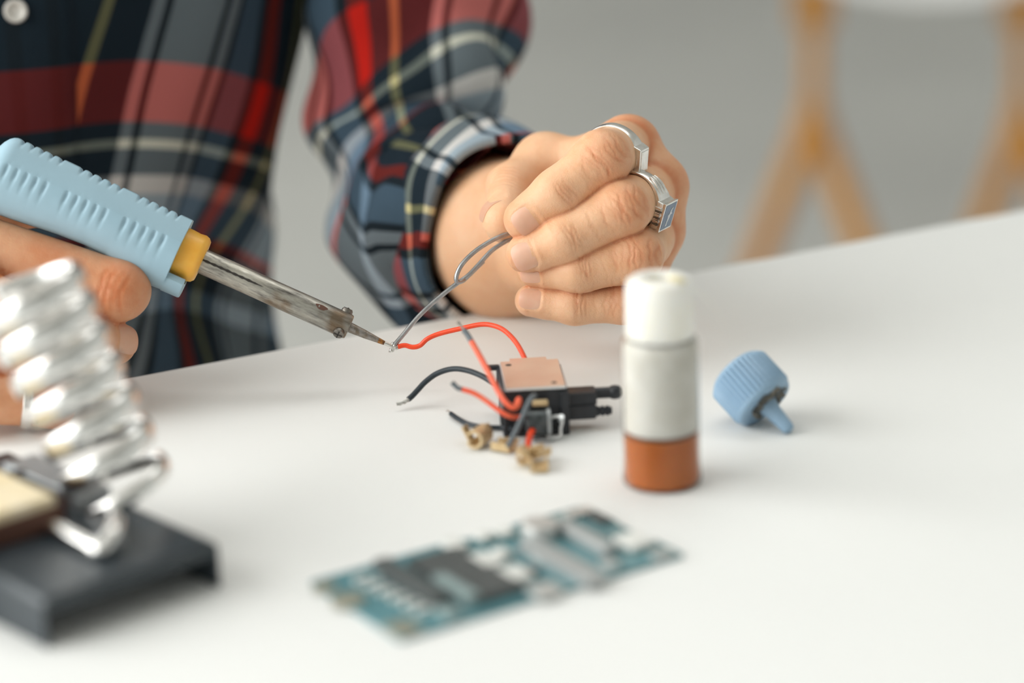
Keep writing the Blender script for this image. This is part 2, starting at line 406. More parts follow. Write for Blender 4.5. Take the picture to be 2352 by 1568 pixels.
        for ax in range(3):
            o1, o2 = [(1, 2), (2, 0), (0, 1)][ax]
            A = ins; sl0 = [slice(None)] * 3; sl1 = [slice(None)] * 3; sl0[ax] = slice(0, -1); sl1[ax] = slice(1, None)
            ch = np.argwhere(A[tuple(sl0)] != A[tuple(sl1)])
            ok = (ch[:, o1] > 0) & (ch[:, o2] > 0) & (ch[:, o1] < n[o1] - 1) & (ch[:, o2] < n[o2] - 1); ch = ch[ok]
            e1 = np.zeros(3, int); e1[o1] = 1; e2 = np.zeros(3, int); e2[o2] = 1
            g = lambda q: idx[q[:, 0], q[:, 1], q[:, 2]]
            q = np.stack([g(ch - e1 - e2), g(ch - e2), g(ch), g(ch - e1)], 1)
            inside0 = A[ch[:, 0], ch[:, 1], ch[:, 2]]
            q[~inside0] = q[~inside0][:, ::-1]
            F.append(q)
        F = np.concatenate(F); F = F[(F >= 0).all(1)]
        return V, F
    def flush(s, V):
        q = np.clip(np.round((V - s.lo) / s.h).astype(int), 0, s.n - 1); return s.fg[q[:, 0], q[:, 1], q[:, 2]]

def np_mesh(name, V, F, mats, parent=None, attr=None):
    me = bpy.data.meshes.new(name)
    me.vertices.add(len(V)); me.vertices.foreach_set('co', np.asarray(V, np.float32).ravel())
    me.loops.add(F.size); me.loops.foreach_set('vertex_index', F.astype(np.int32).ravel())
    me.polygons.add(len(F)); me.polygons.foreach_set('loop_start', np.arange(0, F.size, F.shape[1], dtype=np.int32))
    me.polygons.foreach_set('use_smooth', np.ones(len(F), bool))
    me.update(calc_edges=True); me.validate()
    if attr is not None:
        a = me.attributes.new('flush', 'FLOAT', 'POINT'); a.data.foreach_set('value', np.asarray(attr, np.float32))
    for q in mats: me.materials.append(q)
    o = bpy.data.objects.new(name, me); COL.objects.link(o)
    if parent is not None: o.parent = parent
    return o
#@@HELP_END

# ------------------------------------------------------------------ room
def structure(o): o['kind'] = 'structure'; return o
structure(MB().box((0, 2.5, -.05), (14, 15, .1)).build('floor', m_floor, smooth=False))
structure(MB().box((0, 9.0, 1.6), (14, .2, 3.4)).build('wall_back', m_wall, smooth=False))
structure(MB().box((4.2, 2.5, 1.6), (.2, 13.2, 3.4)).build('wall_right', m_wall2, smooth=False))
structure(MB().box((.5, -4.0, 1.6), (7.2, .2, 3.4)).build('wall_front', m_wall2, smooth=False))
structure(MB().box((.5, 2.5, 3.35), (7.6, 13.2, .1)).build('ceiling', m_wall, smooth=False))
structure(MB().box((0, 8.87, .06), (14, .03, .12)).build('baseboard_back', m_steelw, smooth=False))

# ------------------------------------------------------------------ table
E0, E1 = T(285, 868), T(2352, 480)
ex = (E1 - E0); ex.z = 0; ex.normalize()
en = Vector((ex.y, -ex.x, 0))                      # from the far edge towards the camera side
Mtab = Matrix(((ex.x, -en.x, 0, 0), (ex.y, -en.y, 0, 0), (0, 0, 1, 0), (0, 0, 0, 1)))
tabc = E0 + ex * .12 + en * .375
Mt = Matrix.Translation((tabc.x, tabc.y, 0)) @ Mtab
table = thing('work_table', 'white laminate work table that everything lies on, far edge running up to the right', 'table', None, Mt)
MB().box((0, 0, TABLE_Z - .014), (1.7, .75, .028)).build('tabletop', m_table, table, smooth=False, bevel=.0018)
for sx in (-1, 1):
    for sy in (-1, 1):
        MB().box((sx * .78, sy * .31, .361), (.045, .045, .722)).build('leg', m_steelw, table, smooth=False, bevel=.003)
MB().box((0, .31, .69), (1.5, .02, .06)).build('rail', m_steelw, table, smooth=False, bevel=.002)
MB().box((0, -.31, .69), (1.5, .02, .06)).build('rail', m_steelw, table, smooth=False, bevel=.002)

# ------------------------------------------------------------------ chair beyond the table
def make_chair():
    D = 3.45
    a0, a1 = P(1905, -30, D), P(2420, -20, D + .05)
    sz = P(2150, -8, D).z
    c = (a0 + a1) / 2; c.y += .22
    ch = thing('wooden_leg_chair', 'white seated chair with splayed honey coloured wooden legs, blurred behind the table', 'chair', (c.x, c.y, 0))
    o = lambda v: Vector(v) - Vector((c.x, c.y, 0))
    # seat shell
    mb = MB(); rs = []
    for j in range(15):
        t = j / 14; y = -.25 + .5 * t; ring = []
        hw = .160 - .03 * abs(t - .5)
        for i in range(13):
            s_ = i / 12 * 2 - 1
            ring.append(Vector((hw * s_, y, sz + .012 + .02 * s_ * s_ - .012 * math.sin(math.pi * t))))
        ring += [Vector((q.x, q.y, q.z - .016)) for q in reversed(ring)]
        rs.append(ring)
    mb.rings(rs).build('seat', m_shell, ch)
    mb = MB(); rs = []
    for j in range(15):
        t = j / 14; z = sz + .05 + .36 * t; ring = []
        hw = .20 - .05 * max(0, t - .6)
        for i in range(13):
            s_ = i / 12 * 2 - 1
            ring.append(Vector((hw * s_, .235 + .10 * t - .03 * s_ * s_, z)))
        ring += [Vector((q.x, q.y + .014, q.z)) for q in reversed(ring)]
        rs.append(ring)
    mb.rings(rs).build('backrest', m_shell, ch)
    def leg(p, q, r=.0165):
        return MB().tube([o(p), o(q)], r, 14).build('leg', m_wood, ch)
    def foot(px, py, d):      # where the line of sight at depth d, extended down to the floor
        v = P(px, py, d); return v
    def down(p, q):           # extend the segment p->q to the floor
        k = p.z / (p.z - q.z); return p + (q - p) * k
    def side(px, D_, spread):
        top, hub = P(px + 4, -12, D_), P(px, 262, D_)
        post = MB().tube([o(top), o(hub)], .0135, 14).build('post', m_wood, ch)
        for s_ in (-1, 1):
            q = P(px + s_ * spread, 600, D_ - .05 * s_)
            leg(P(px - s_ * 8, 245, D_ + .01 * s_), down(hub, q), .019)
        MB().tube([o(P(px, 245, D_)), o(P(px, 345, D_))], .023, 14).build('hub', m_wood, ch)
        MB().box(o(P(px, 10, D_)), (.050, .05, .060)).build('socket', m_wood, ch, smooth=False, bevel=.004)
    side(1868, D, 128); side(2346, D + .04, 120)
    return ch
make_chair()

# ------------------------------------------------------------------ person
BASE = Vector((-.27, 1.32, 0))
person = thing('person', 'person in a red and navy plaid shirt sitting behind the table and soldering', 'person', BASE)
def toP(V): return np.asarray(V) - np.array(BASE)

HQ = 0.45

def fl(V, spots):
    a = np.zeros(len(V))
    for c, r, w in spots: a = np.maximum(a, w * np.exp(-((V - np.asarray(c)) ** 2).sum(1) / (r * r)))
    return a

def nailbed(f, c, a, n, r, s0, s1, ang, dep):
    c = np.asarray(c, float); a = a / np.linalg.norm(a); n = n - a * (n @ a); n = n / np.linalg.norm(n); b = np.cross(a, n)
    sl, X, Y, Z = f.sub(c - 22, c + 22)
    px, py, pz = X - c[0], Y - c[1], Z - c[2]
    u = px * a[0] + py * a[1] + pz * a[2]; v = px * b[0] + py * b[1] + pz * b[2]; w = px * n[0] + py * n[1] + pz * n[2]
    ph = np.arctan2(v, w) / ang; uu = (u - (s0 + s1) / 2) / ((s1 - s0) / 2)
    q = (np.abs(ph) ** 4 + np.abs(uu) ** 4) ** .25
    f.d[sl] += (dep * (1 / (1 + np.exp((q - 1) * 22))) * (w > 0)).astype(np.float32)
    # soft fold just outside the plate
    f.d[sl] -= (.10 * np.exp(-((q - 1.18) / .14) ** 2) * (w > 0) * (u < s1 - .5)).astype(np.float32)
def nail(name_parent, c, a, n, r, s0, s1, ang, conv, curl=.6, lift=.0):
    """plate from cuticle s0 to free edge s1 along a"""
    c = np.asarray(c, float); a = a / np.linalg.norm(a); n = n - a * (n @ a); n = n / np.linalg.norm(n); b = np.cross(a, n)
    nu, nv = 15, 15; top = []
    for j in range(nv):
        row = []
        for i in range(nu):
            x, y = i / (nu - 1) * 2 - 1, j / (nv - 1) * 2 - 1
            k = 1 / max(1e-6, (abs(x) ** 4 + abs(y) ** 4) ** .25) * max(abs(x), abs(y)) if (x or y) else 1
            ph, uu = x * k * ang, y * k
            s_ = (s0 + s1) / 2 + uu * (s1 - s0) / 2
            hh = math.sqrt(max(.2, r * r - (max(0, s_) * curl) ** 2)) + lift
            row.append(c + a * s_ + hh * (math.cos(ph) * n + math.sin(ph) * b))
        top.append(row)
    mb = MB(); vs = []
    for layer in (0, 1):
        for j in range(nv):
            for i in range(nu):
                p = top[j][i]; cc = c + a * ((p - c) @ a); d = (p - cc); d = d / np.linalg.norm(d)
                vs.append(Vector(toP(conv(np.array([p - d * (.0 if layer == 0 else .6)]))[0])))
    fs = []; o = nu * nv
    for j in range(nv - 1):
        for i in range(nu - 1):
            q = j * nu + i
            fs.append((q, q + nu, q + nu + 1, q + 1)); fs.append((o + q, o + q + 1, o + q + nu + 1, o + q + nu))
    bd = [i for i in range(nu)] + [j * nu + nu - 1 for j in range(1, nv)] + [(nv - 1) * nu + i for i in range(nu - 2, -1, -1)] + [j * nu for j in range(nv - 2, 0, -1)]
    for i in range(len(bd)):
        x, y = bd[i], bd[(i + 1) % len(bd)]; fs.append((x, y, o + y, o + x))
    mb.add(vs, fs)
    return mb.build('fingernail', m_nail, name_parent, angle=60)

def U(v): v = np.asarray(v, float); return v / np.linalg.norm(v)

def left_hand():
    J = {}
    def h(k, px, py, d, r): J[k] = (HM(px, py, d), r)
    h('W0', 1105, 520, 1.195, 38); h('Wc', 1178, 552, 1.128, 36.5); h('W', 1262, 510, 1.095, 24)
    h('Wr', 1300, 430, 1.090, 15); h('Wm', 1270, 520, 1.092, 15); h('Wu', 1240, 600, 1.088, 14)
    h('m1', 1442, 338, 1.058, 13.2); h('m2', 1503, 430, 1.055, 13.2); h('m3', 1499, 528, 1.057, 12.4); h('m4', 1468, 622, 1.060, 11.4)
    h('p1', 1383, 364, 1.018, 11.6); h('d1', 1282, 447, 1.018, 10.6); h('t1', 1207, 503, 1.021, 9.3)
    h('p2', 1428, 480, 1.015, 11.4); h('d2', 1300, 548, 1.016, 10.2); h('t2', 1212, 582, 1.021, 9.0)
    h('p3', 1460, 590, 1.020, 11.0); h('d3', 1330, 615, 1.022, 9.9); h('t3', 1232, 616, 1.030, 8.2)
    h('p4', 1436, 694, 1.030, 8.8); h('d4', 1320, 701, 1.031, 7.9); h('t4', 1220, 690, 1.035, 7.0)
    h('tc', 1325, 425, 1.095, 15); h('tm', 1252, 378, 1.080, 12.5); h('ti', 1176, 432, 1.064, 11.0); h('tt', 1158, 508, 1.040, 9.4)
    pts = np.array([v[0] for v in J.values()]); lo = pts.min(0) - 22; hi = pts.max(0) + 22
    lo[2] = -1188
    f = Field(lo, hi, HQ)
    def seg(g, a, b, k, **kw): g.cap(J[a][0], J[b][0], J[a][1], J[b][1], k, **kw)
    # forearm and palm
    seg(f, 'W0', 'Wc', 0); seg(f, 'Wc', 'W', 10)
    for a, b in (('W', 'Wr'), ('W', 'Wm'), ('W', 'Wu')): seg(f, a, b, 8)
    for a, b in (('Wr', 'm1'), ('Wm', 'm2'), ('Wm', 'm3'), ('Wu', 'm4'), ('m1', 'm2'), ('m2', 'm3'), ('m3', 'm4')):
        s = .93 if a[0] == 'm' else 1
        f.cap(J[a][0], J[b][0], J[a][1] * s, J[b][1] * s, 7)
    f.cap(J['Wr'][0], J['tm'][0], 14, 12, 8); f.cap(J['tc'][0], J['tm'][0], 15, 12.5, 8)
    f.cap(J['m1'][0] + [-8, -4, -4], J['tm'][0], 9.5, 9, 8)
    f.cap(J['tm'][0], J['ti'][0], 12.2, 11.0, 5); f.cap(J['ti'][0], J['tt'][0], 10.6, 9.4, 4)
    for i in '1234':
        g = f.blank()
        half = J['m' + i][0] * .55 + J['p' + i][0] * .45; rr = {'1': 11.9, '2': 11.9, '3': 11.2, '4': 9.6}[i]
        g.cap(J['m' + i][0], half, J['m' + i][1], rr, 0); g.cap(half, J['p' + i][0], rr, J['p' + i][1], 3)
        seg(g, 'p' + i, 'd' + i, 4); 
        mid = (J['p' + i][0] + J['d' + i][0]) / 2
        seg(g, 'd' + i, 't' + i, 4)
        g.bump(J['p' + i][0] + U([.6, .1, 1]) * J['p' + i][1] * .9, 6.5, .9)
        pulp = J['t' + i][0] * .6 + J['d' + i][0] * .4 - np.array([0, 0, 1]) * 3
        g.cap(pulp, pulp, J['t' + i][1] * .93, J['t' + i][1] * .93, 3)
        f.merge(g, .7)
    cam_n = np.array([0., 0, 1])
    spots = []; rs = np.random.RandomState(3)
    # knuckle folds
    sd = 0
    for i, n in (('1', 9), ('2', 9), ('3', 7), ('4', 4)):
        ax = U(J['t' + i][0] - J['p' + i][0]); side = U(np.array([.35, .1, 1]))
        for q in range(n):
            off = -7.5 + 15.0 * q / (n - 1) + rs.uniform(-.6, .6)
            c = J['p' + i][0] + ax * off + side * J['p' + i][1] * .8
            f.crease(c, ax, side, .33 + rs.uniform(0, .16), .12 + rs.uniform(0, .20), 6.0 + rs.uniform(0, 3.0), seed=sd, wob=.8, arc=(-1.6 if off < 0 else 1.6) * rs.uniform(.5, 1.2)); sd += 1
        for q, off in enumerate((-2.6, -1.0, .4, 1.9)):
            c = J['d' + i][0] + ax * (off + rs.uniform(-.3, .3)) + side * J['d' + i][1] * .8
            f.crease(c, ax, U(np.array([.1, -.1, 1])), .34, .16 + rs.uniform(0, .14), 5.0 + rs.uniform(0, 2), seed=sd, wob=.5, arc=rs.uniform(-.8, .8)); sd += 1
        # long faint skin lines along the middle phalanx
        for q in range(4):
            t = rs.uniform(.25, .8); c = J['p' + i][0] * (1 - t) + J['d' + i][0] * t + side * J['p' + i][1] * .8
            f.crease(c, ax, side, .5, .10 + rs.uniform(0, .08), rs.uniform(5, 8), seed=sd, wob=1.0, arc=rs.uniform(-1, 1)); sd += 1
        spots += [(J['p' + i][0] + side * 9, 11, .52), (J['d' + i][0] + side * 9, 7, .20), (J['t' + i][0] + np.array([-3, -3, 3]), 9, .34), (J['m' + i][0] + np.array([8, 4, 4]), 15, .5)]
    # thumb wrinkles above the nail arc
    tax = U(J['tt'][0] - J['ti'][0])
    for q in range(7):
        c = J['ti'][0] + tax * (-5 + 2.1 * q) + U([-.5, .2, 1]) * 9
        f.crease(c, tax, U([-.5, .3, 1]), .45, .28, 8, seed=50 + q, wob=.5, arc=1.4)
    # tendons/veins on the back of the hand
    for a, b in (('Wr', 'm1'), ('Wm', 'm2'), ('Wu', 'm4')):
        for t in np.linspace(.55, .95, 5): f.bump(J[a][0] * (1 - t) + J[b][0] * t + np.array([9., 6, 3]), 4.5, .35)
    NL = []
    for i, n, ang, L in (('1', U([-.12, -.25, 1]), .66, (-6.6, 4.4)), ('2', U([-.22, -.22, 1]), .72, (-6.0, 4.8)), ('3', U([-.25, -.25, 1]), .66, (-5.0, 4.4)), ('4', U([-.05, .1, 1]), .68, (-5.8, 4.0))):
        a = U(J['t' + i][0] - J['d' + i][0]); r = J['t' + i][1]
        nailbed(f, J['t' + i][0], a, n, r, L[0], L[1], ang, .42); NL.append((J['t' + i][0], a, n, r - .08, L[0], L[1], ang))
    a = U([.22, -.22, .95]); n = U([-.70, .70, .12]); nailbed(f, J['tt'][0], a, n, 9.4, -8, 1.4, .85, .3); NL.append((J['tt'][0], a, n, 9.5, -8.0, 1.8, .85))
    V, F = f.mesh()
    fl_ = np.clip(fl(V, spots) + f.flush(V), 0, 1)
    return V, F, fl_, NL, J

def right_hand():
    J = {}
    def h(k, px, py, d, r): J[k] = (HM(px, py, d), r)
    h('W0', -420, 690, 1.035, 27); h('W', -230, 690, 1.020, 24)
    h('m1', -75, 560, 1.006, 14); h('m2', -85, 680, .992, 14); h('m3', -85, 790, .984, 13); h('m4', -75, 905, .978, 12)
    h('p1', 274, 668, 1.004, 12.3); h('d1', 250, 690, 1.034, 10); h('t1', 215, 700, 1.050, 9)
    h('p2', 150, 765, .990, 11.2); h('d2', 205, 775, 1.000, 10.0); h('t2', 263, 788, 1.010, 9.2)
    h('p3', 130, 838, .988, 10.6); h('d3', 175, 850, .998, 9.6); h('t3', 226, 858, 1.006, 8.6)
    h('p4', 118, 926, .985, 9.6); h('d4', 130, 905, 1.006, 8.6); h('t4', 150, 900, 1.022, 7.6)
    h('tm', -60, 500, 1.040, 12.5); h('ti', 90, 455, 1.052, 11); h('tt', 215, 505, 1.050, 9.5)
    pts = np.array([v[0] for v in J.values()]); lo = pts.min(0) - 24; hi = pts.max(0) + 24
    lo[0] = J['W0'][0][0] + 2
    f = Field(lo, hi, .85)
    def seg(g, a, b, k): g.cap(J[a][0], J[b][0], J[a][1], J[b][1], k)
    seg(f, 'W0', 'W', 0)
    for a, b in (('W', 'm1'), ('W', 'm2'), ('W', 'm3'), ('W', 'm4'), ('m1', 'm2'), ('m2', 'm3'), ('m3', 'm4')):
        f.cap(J[a][0], J[b][0], min(J[a][1], 17), J[b][1], 8)
    f.cap(J['W'][0], J['tm'][0], 16, 12.5, 8); seg(f, 'tm', 'ti', 5); seg(f, 'ti', 'tt', 4)
    for i in '1234':
        g = f.blank(); seg(g, 'm' + i, 'p' + i, 0); seg(g, 'p' + i, 'd' + i, 4); seg(g, 'd' + i, 't' + i, 4)
        g.bump(J['p' + i][0] + U([.5, .2, 1]) * 10, 7, .8)
        f.merge(g, 1.6)
    spots = [(J['p' + i][0] + np.array([2, 2, 9]), 16, .75) for i in '1234'] + [((J['m' + i][0] + J['p' + i][0]) / 2 + np.array([0, 3, 9]), 22, .35) for i in '1234'] + [(J['t2'][0], 10, .6), (J['t3'][0], 10, .6), (HM(120, 590, .995), 16, .6)]
    for i in '1234':
        for q in range(4):
            ax = U(J['p' + i][0] - J['m' + i][0]); c = J['p' + i][0] + ax * (-6 + 3 * q) + np.array([0, 0, 10])
            f.crease(c, ax, np.array([0, .2, 1]), .7, .35, 8, seed=80 + q + 10 * int(i), wob=.6)
    a = U(J['t2'][0] - J['d2'][0]); n = U([.75, .25, .55]); nailbed(f, J['t2'][0], a, n, 9.2, -5, 5, .75, .4)
    NL = [(J['t2'][0], a, n, 9.3, -5.5, 5.5, .78)]
    V, F = f.mesh()
    return V, F, np.clip(fl(V, spots) * .75 + f.flush(V) + .25, 0, 1), NL, J

LV, LF, Lfl, LN, LJ = left_hand()
RV, RF, Rfl, RN, RJ = right_hand()

def body_rest():
    """torso, neck, head, arms and legs under the clothes (mm, world axes)"""
    m_ = lambda v: np.array(v, float) * 1000
    lw = hm_to_world(LJ['W0'][0][None])[0]; rw = hm_to_world(RJ['W0'][0][None])[0]
    sc, sy = TOR['cx'], TOR['cy']
    f = Field(m_((-.80, .85, .0)), m_((.30, 1.72, 1.66)), 9)
    up = np.array([0, 0, 1.])
    f.cap(m_((sc, sy + .03, .50)), m_((sc, sy + .02, .98)), 112, 118, 0, flat=(0, 1, 0), amt=.80, mg=40)
    f.cap(m_((sc - .12, sy + .04, 1.14)), m_((sc + .12, sy + .04, 1.14)), 62, 62, 60, mg=40)
    f.cap(m_((sc, sy + .04, 1.14)), m_((sc, sy + .02, 1.30)), 58, 52, 40, mg=30)
    f.cap(m_((sc, sy - .005, 1.40)), m_((sc, sy + .005, 1.47)), 74, 82, 30, flat=(1, 0, 0), amt=.88, mg=30)   # skull
    f.cap(m_((sc + .01, sy - .045, 1.345)), m_((sc + .01, sy - .045, 1.36)), 38, 40, 26, mg=30)               # jaw
    f.cap(m_((sc + .016, sy - .105, 1.385)), m_((sc + .014, sy - .085, 1.43)), 12, 9, 14, mg=20)            # nose
    for s_ in (-1, 1):
        f.cap(m_((sc + s_ * .078, sy + .02, 1.375)), m_((sc + s_ * .082, sy + .025, 1.425)), 9, 12, 8, mg=20)
        f.cap(m_((sc + s_ * .03 + .012, sy - .085, 1.425)), m_((sc + s_ * .03 + .012, sy - .085, 1.425)), 10, 10, 8, mg=20)
    ch_ = [m_((sc + .13, sy + .04, 1.14))] + [m_(P(a, b, c)) for a, b, c, r in SL[:6]] + [m_(lw)]
    for q in range(len(ch_) - 1): f.cap(ch_[q], ch_[q + 1], (40, 37, 35, 31, 27, 27, 30)[q], (37, 35, 31, 27, 27, 30, 36)[q], 8, mg=30)
    er = np.array((sc - .24, sy + .03, .88)); r0, r1_, r2_ = m_((sc - .15, sy + .03, 1.13)), m_((sc - .21, sy + .04, 1.0)), m_(er); f.cap(r0, r1_, 42, 38, 8, mg=30); f.cap(r1_, r2_, 38, 30, 8, mg=30); f.cap(r2_, m_(rw), 30, 26, 8, mg=30)
    for s_ in (-1, 1):
        hx = sc + s_ * .09
        kx = hx + s_ * .05 + .10; ky = sy - .34
        f.cap(m_((hx, sy + .03, .50)), m_((kx, ky, .50)), 80, 62, 40, mg=30)
        f.cap(m_((kx, ky, .50)), m_((kx + .02, ky + .06, .09)), 56, 40, 20, mg=30)
        f.cap(m_((kx + .02, ky + .08, .05)), m_((kx + .04, ky - .12, .04)), 38, 30, 15, mg=30)
    V, F = f.mesh(); return V / 1000, F

def grid_mesh(name, rows, uvs, mat_, parent, closed=False, solid=0.0, flip=False):
    """rows of points with matching (u, v) pairs"""
    R, K = len(rows), len(rows[0])
    me = bpy.data.meshes.new(name)
    vs = [tuple(Vector(p) - BASE) for r in rows for p in r]; fs = []; lu = []
    for i in range(R - 1):
        for j in range(K - 1):
            q = [(i, j), (i, j + 1), (i + 1, j + 1), (i + 1, j)]
            if flip: q = q[::-1]
            fs.append(tuple(a * K + b for a, b in q)); lu += [uvs[a][b] for a, b in q]
    me.from_pydata(vs, [], fs); uvl = me.uv_layers.new(name='UVMap')
    uvl.data.foreach_set('uv', np.array(lu, np.float32).ravel())
    for p in me.polygons: p.use_smooth = True
    me.materials.append(mat_); me.update()
    o = bpy.data.objects.new(name, me); COL.objects.link(o); o.parent = parent
    if solid:
        s_ = o.modifiers.new('cloth', 'SOLIDIFY'); s_.thickness = solid; s_.offset = -1
    return o

# shirt torso
Pf = P(60, 200, 1.15)
TOR = dict(a=.165, b=.125, cy=Pf.y + .125, cx=P(662, 150, 1.26).x - .163, yaw=math.radians(14))
def tor_prof(z):
    zs = [.46, .60, .72, .80, .88, 1.0, 1.10, 1.17, 1.22, 1.27]
    aa = [.160, .142, .136, .150, .172, .184, .190, .165, .105, .072]; bb = [.145, .128, .124, .125, .124, .122, .112, .095, .078, .068]
    return np.interp(z, zs, aa), np.interp(z, zs, bb), np.interp(z, [.46, .9, 1.27], [.0, .0, .03])
Zred = P(150, 157, 1.15).z
rows, uvs = [], []
NT = 160; per = 2 * math.pi * math.sqrt((.165 ** 2 + .125 ** 2) / 2)
cyaw, syaw = math.cos(TOR['yaw']), math.sin(TOR['yaw'])
def tor_pt(th, z, disp=True):
    a, b, dy = tor_prof(z)
    ct, st = math.cos(th), math.sin(th)
    x = a * math.copysign(abs(st) ** .85, st); y = -b * math.copysign(abs(ct) ** .85, ct)
    w = 0
    if disp:
        low = max(0, min(1, (.86 - z) / .12))
        w = .004 * math.sin(5 * th + 9 * z) + .0028 * math.sin(11 * th - 30 * z + 1) + low * (.007 * math.sin(7 * th + 22 * z + 2) + .004 * math.sin(3 * th + 55 * z))
        w += .006 * math.exp(-((th - 1.0) / .25) ** 2) * math.sin(z * 40)
    k = 1 + w / .15
    x = float(x * k); y = float(y * k)
    return Vector((TOR['cx'] + x * cyaw - y * syaw, TOR['cy'] + dy + x * syaw + y * cyaw, z))
thY = min(np.linspace(-1.4, 1.4, 800), key=lambda t: abs((tor_pt(t, .86, False) - Vector(CAM)).dot(VR) / (tor_pt(t, .86, False) - Vector(CAM)).dot(VF) * FPX + 1176 - 197))
for i in range(90):
    z = .46 + (1.27 - .46) * i / 89
    r, u = [], []
    for j in range(NT + 1):
        th = -math.pi + 2 * math.pi * j / NT
        r.append(tor_pt(th, z))
        u.append(((th - thY) * per / (2 * math.pi) * .80 + .30 * (Zred - z) + .003 * math.sin(z * 30) + 10 * sum(s[0] for s in WARP), Zred - z - .075 * (1 - math.cos(th - .1)) + 10 * sum(s[0] for s in WEFT)))
    rows.append(r); uvs.append(u)
m_plaid = mat_plaid('plaid_flannel', 0, 0)
shirt = grid_mesh('shirt', rows, uvs, m_plaid, person, solid=.0012)

# left sleeve (viewer's right) from shoulder to rolled cuff
SL = [(1010, -620, 1.33, .066), (965, -260, 1.30, .060), (950, 0, 1.265, .0550), (938, 190, 1.245, .0490), (944, 340, 1.235, .0435), (968, 445, 1.215, .0440), (1012, 525, 1.192, .0505), (1088, 530, 1.160, .0460), (1150, 535, 1.136, .0405)]
cl = spline([(TOR['cx'] + .10, TOR['cy'] + .035, 1.16, .068)] + [tuple(P(a, b, c)) + (r,) for a, b, c, r in SL], 16)
def sleeve(cl, uo, vo, name, parent, mtl, wr=1.0, ref=None, thick=.0012):
    rows, uvs = [], []; K = 72; v = 0
    cl = [[float(q) for q in c] for c in cl]
    for i in range(len(cl)):
        p = Vector(cl[i][:3]); r = cl[i][3]
        t = (Vector(cl[min(i + 1, len(cl) - 1)][:3]) - Vector(cl[max(i - 1, 0)][:3])).normalized()
        if i: v += (p - Vector(cl[i - 1][:3])).length
        rf = ref if ref is not None else (-VF + .75 * VU)
        n = (rf - t * rf.dot(t)).normalized(); b = n.cross(t).normalized()
        if b.dot(VR) < 0: b = -b
        row, uv = [], []
        for j in range(K + 1):
            th = -math.pi + 2 * math.pi * j / K
            w = wr * (.0030 * math.sin(3 * th + v * 38) + .0024 * math.sin(5 * th - v * 75 + 1) + .0030 * math.sin(v * 120 + 1.3 * math.sin(th * 2)))
            row.append(p + (r + w) * (math.cos(th) * n + math.sin(th) * b)); uv.append((th * .050 + uo + 10 * sum(s[0] for s in WARP), v + vo + .027 * math.sin(th) + 10 * sum(s[0] for s in WEFT)))
        rows.append(row); uvs.append(uv)
    return grid_mesh(name, rows, uvs, mtl, parent, solid=thick)
vsl = sum((Vector(cl[i + 1][:3]) - Vector(cl[i][:3])).length for i in range(16 * 3))
sl = sleeve(cl, .008, -.022 - vsl, 'sleeve', shirt, m_plaid)
ELB_L = tuple(P(955, 430, 1.24))
# rolled cuff
CU = [(1096, 512, 1.172, .0465), (1130, 524, 1.150, .0460), (1160, 535, 1.134, .0445), (1180, 541, 1.122, .0425)]
cuc = spline([tuple(P(a, b, c)) + (r,) for a, b, c, r in CU], 8)
cuff = sleeve(cuc, .050, .028, 'cuff', shirt, mat_plaid('plaid_flannel_cuff', .0, .0), wr=.35, thick=.004)
# right sleeve, outside the frame but attached
er = Vector((TOR['cx'] - .24, TOR['cy'] + .03, .88)); rw = Vector(hm_to_world(RJ['W0'][0][None])[0])
pr = [Vector((TOR['cx'] - .15, TOR['cy'] + .03, 1.13)), Vector((TOR['cx'] - .21, TOR['cy'] + .04, 1.0)), er, er.lerp(rw, .5) , er.lerp(rw, .86)]
sr = spline([tuple(q) + (r,) for q, r in zip(pr, (.066, .058, .050, .045, .040))], 12)
sleeve(sr, .02, .01, 'sleeve', shirt, m_plaid)
# collar band and button placket
MB().tube([Vector((TOR['cx'] + .074 * math.sin(t), TOR['cy'] + .03 - .07 * math.cos(t), 1.272 + .012 * math.cos(t))) for t in np.linspace(0, 2 * math.pi, 33)[:-1]], .012, 10, closed=True).build('collar', m_plaid, shirt, world=True)
pb = P(38, 28, 1.14)
thB = min(np.linspace(-1.4, 1.4, 800), key=lambda t: (tor_pt(t, pb.z) - pb).length); sp_ = tor_pt(thB, pb.z)
def button(z, px):
    th = thB; q = tor_pt(th, z); e = .001
    du = (tor_pt(th + .02, z) - q); dz = (tor_pt(th, z + .004) - q)
    nn = du.cross(dz).normalized()
    if nn.dot(VF) > 0: nn = -nn
    Mx = Matrix.Translation(q - BASE + nn * .0030) @ nn.to_track_quat('Z', 'Y').to_matrix().to_4x4()
    b_ = MB().lathe([(.0001, .0006), (.0022, .0006), (.0033, .0012), (.0042, .0022), (.0052, .0020), (.0056, .0008), (.0054, 0)], 28, Mx).build('button', m_button, shirt)
    return b_
def placket():
    rows, uvs = [], []
    hw = .0185
    thw = [thB - hw / .14, thB + hw / .14]
    for i in range(60):
        z = .60 + .60 * i / 59; r, u = [], []
        for j in range(9):
            th = thw[0] + (thw[1] - thw[0]) * j / 8; q = tor_pt(th, z); c_ = Vector((TOR['cx'], TOR['cy'], z)); d = (q - c_); L_ = d.length
            r.append(c_ + d * ((L_ + .0022 - (.0016 if j in (0, 8) else 0)) / L_)); u.append((j / 8 * 2 * hw, Zred - z + 10 * sum(s[0] for s in WEFT)))
        rows.append(r); uvs.append(u)
    return grid_mesh('button_placket', rows, uvs, mat_plaid('plaid_flannel_placket', 0, 0, [(.004, DARK), (.011, NAVY), (.004, DARK), (.008, NAVY), (.004, DARK), (.012, NAVY)]), shirt, solid=.0015)
placket()
for k in range(4): button(pb.z + .085 * k, 0)

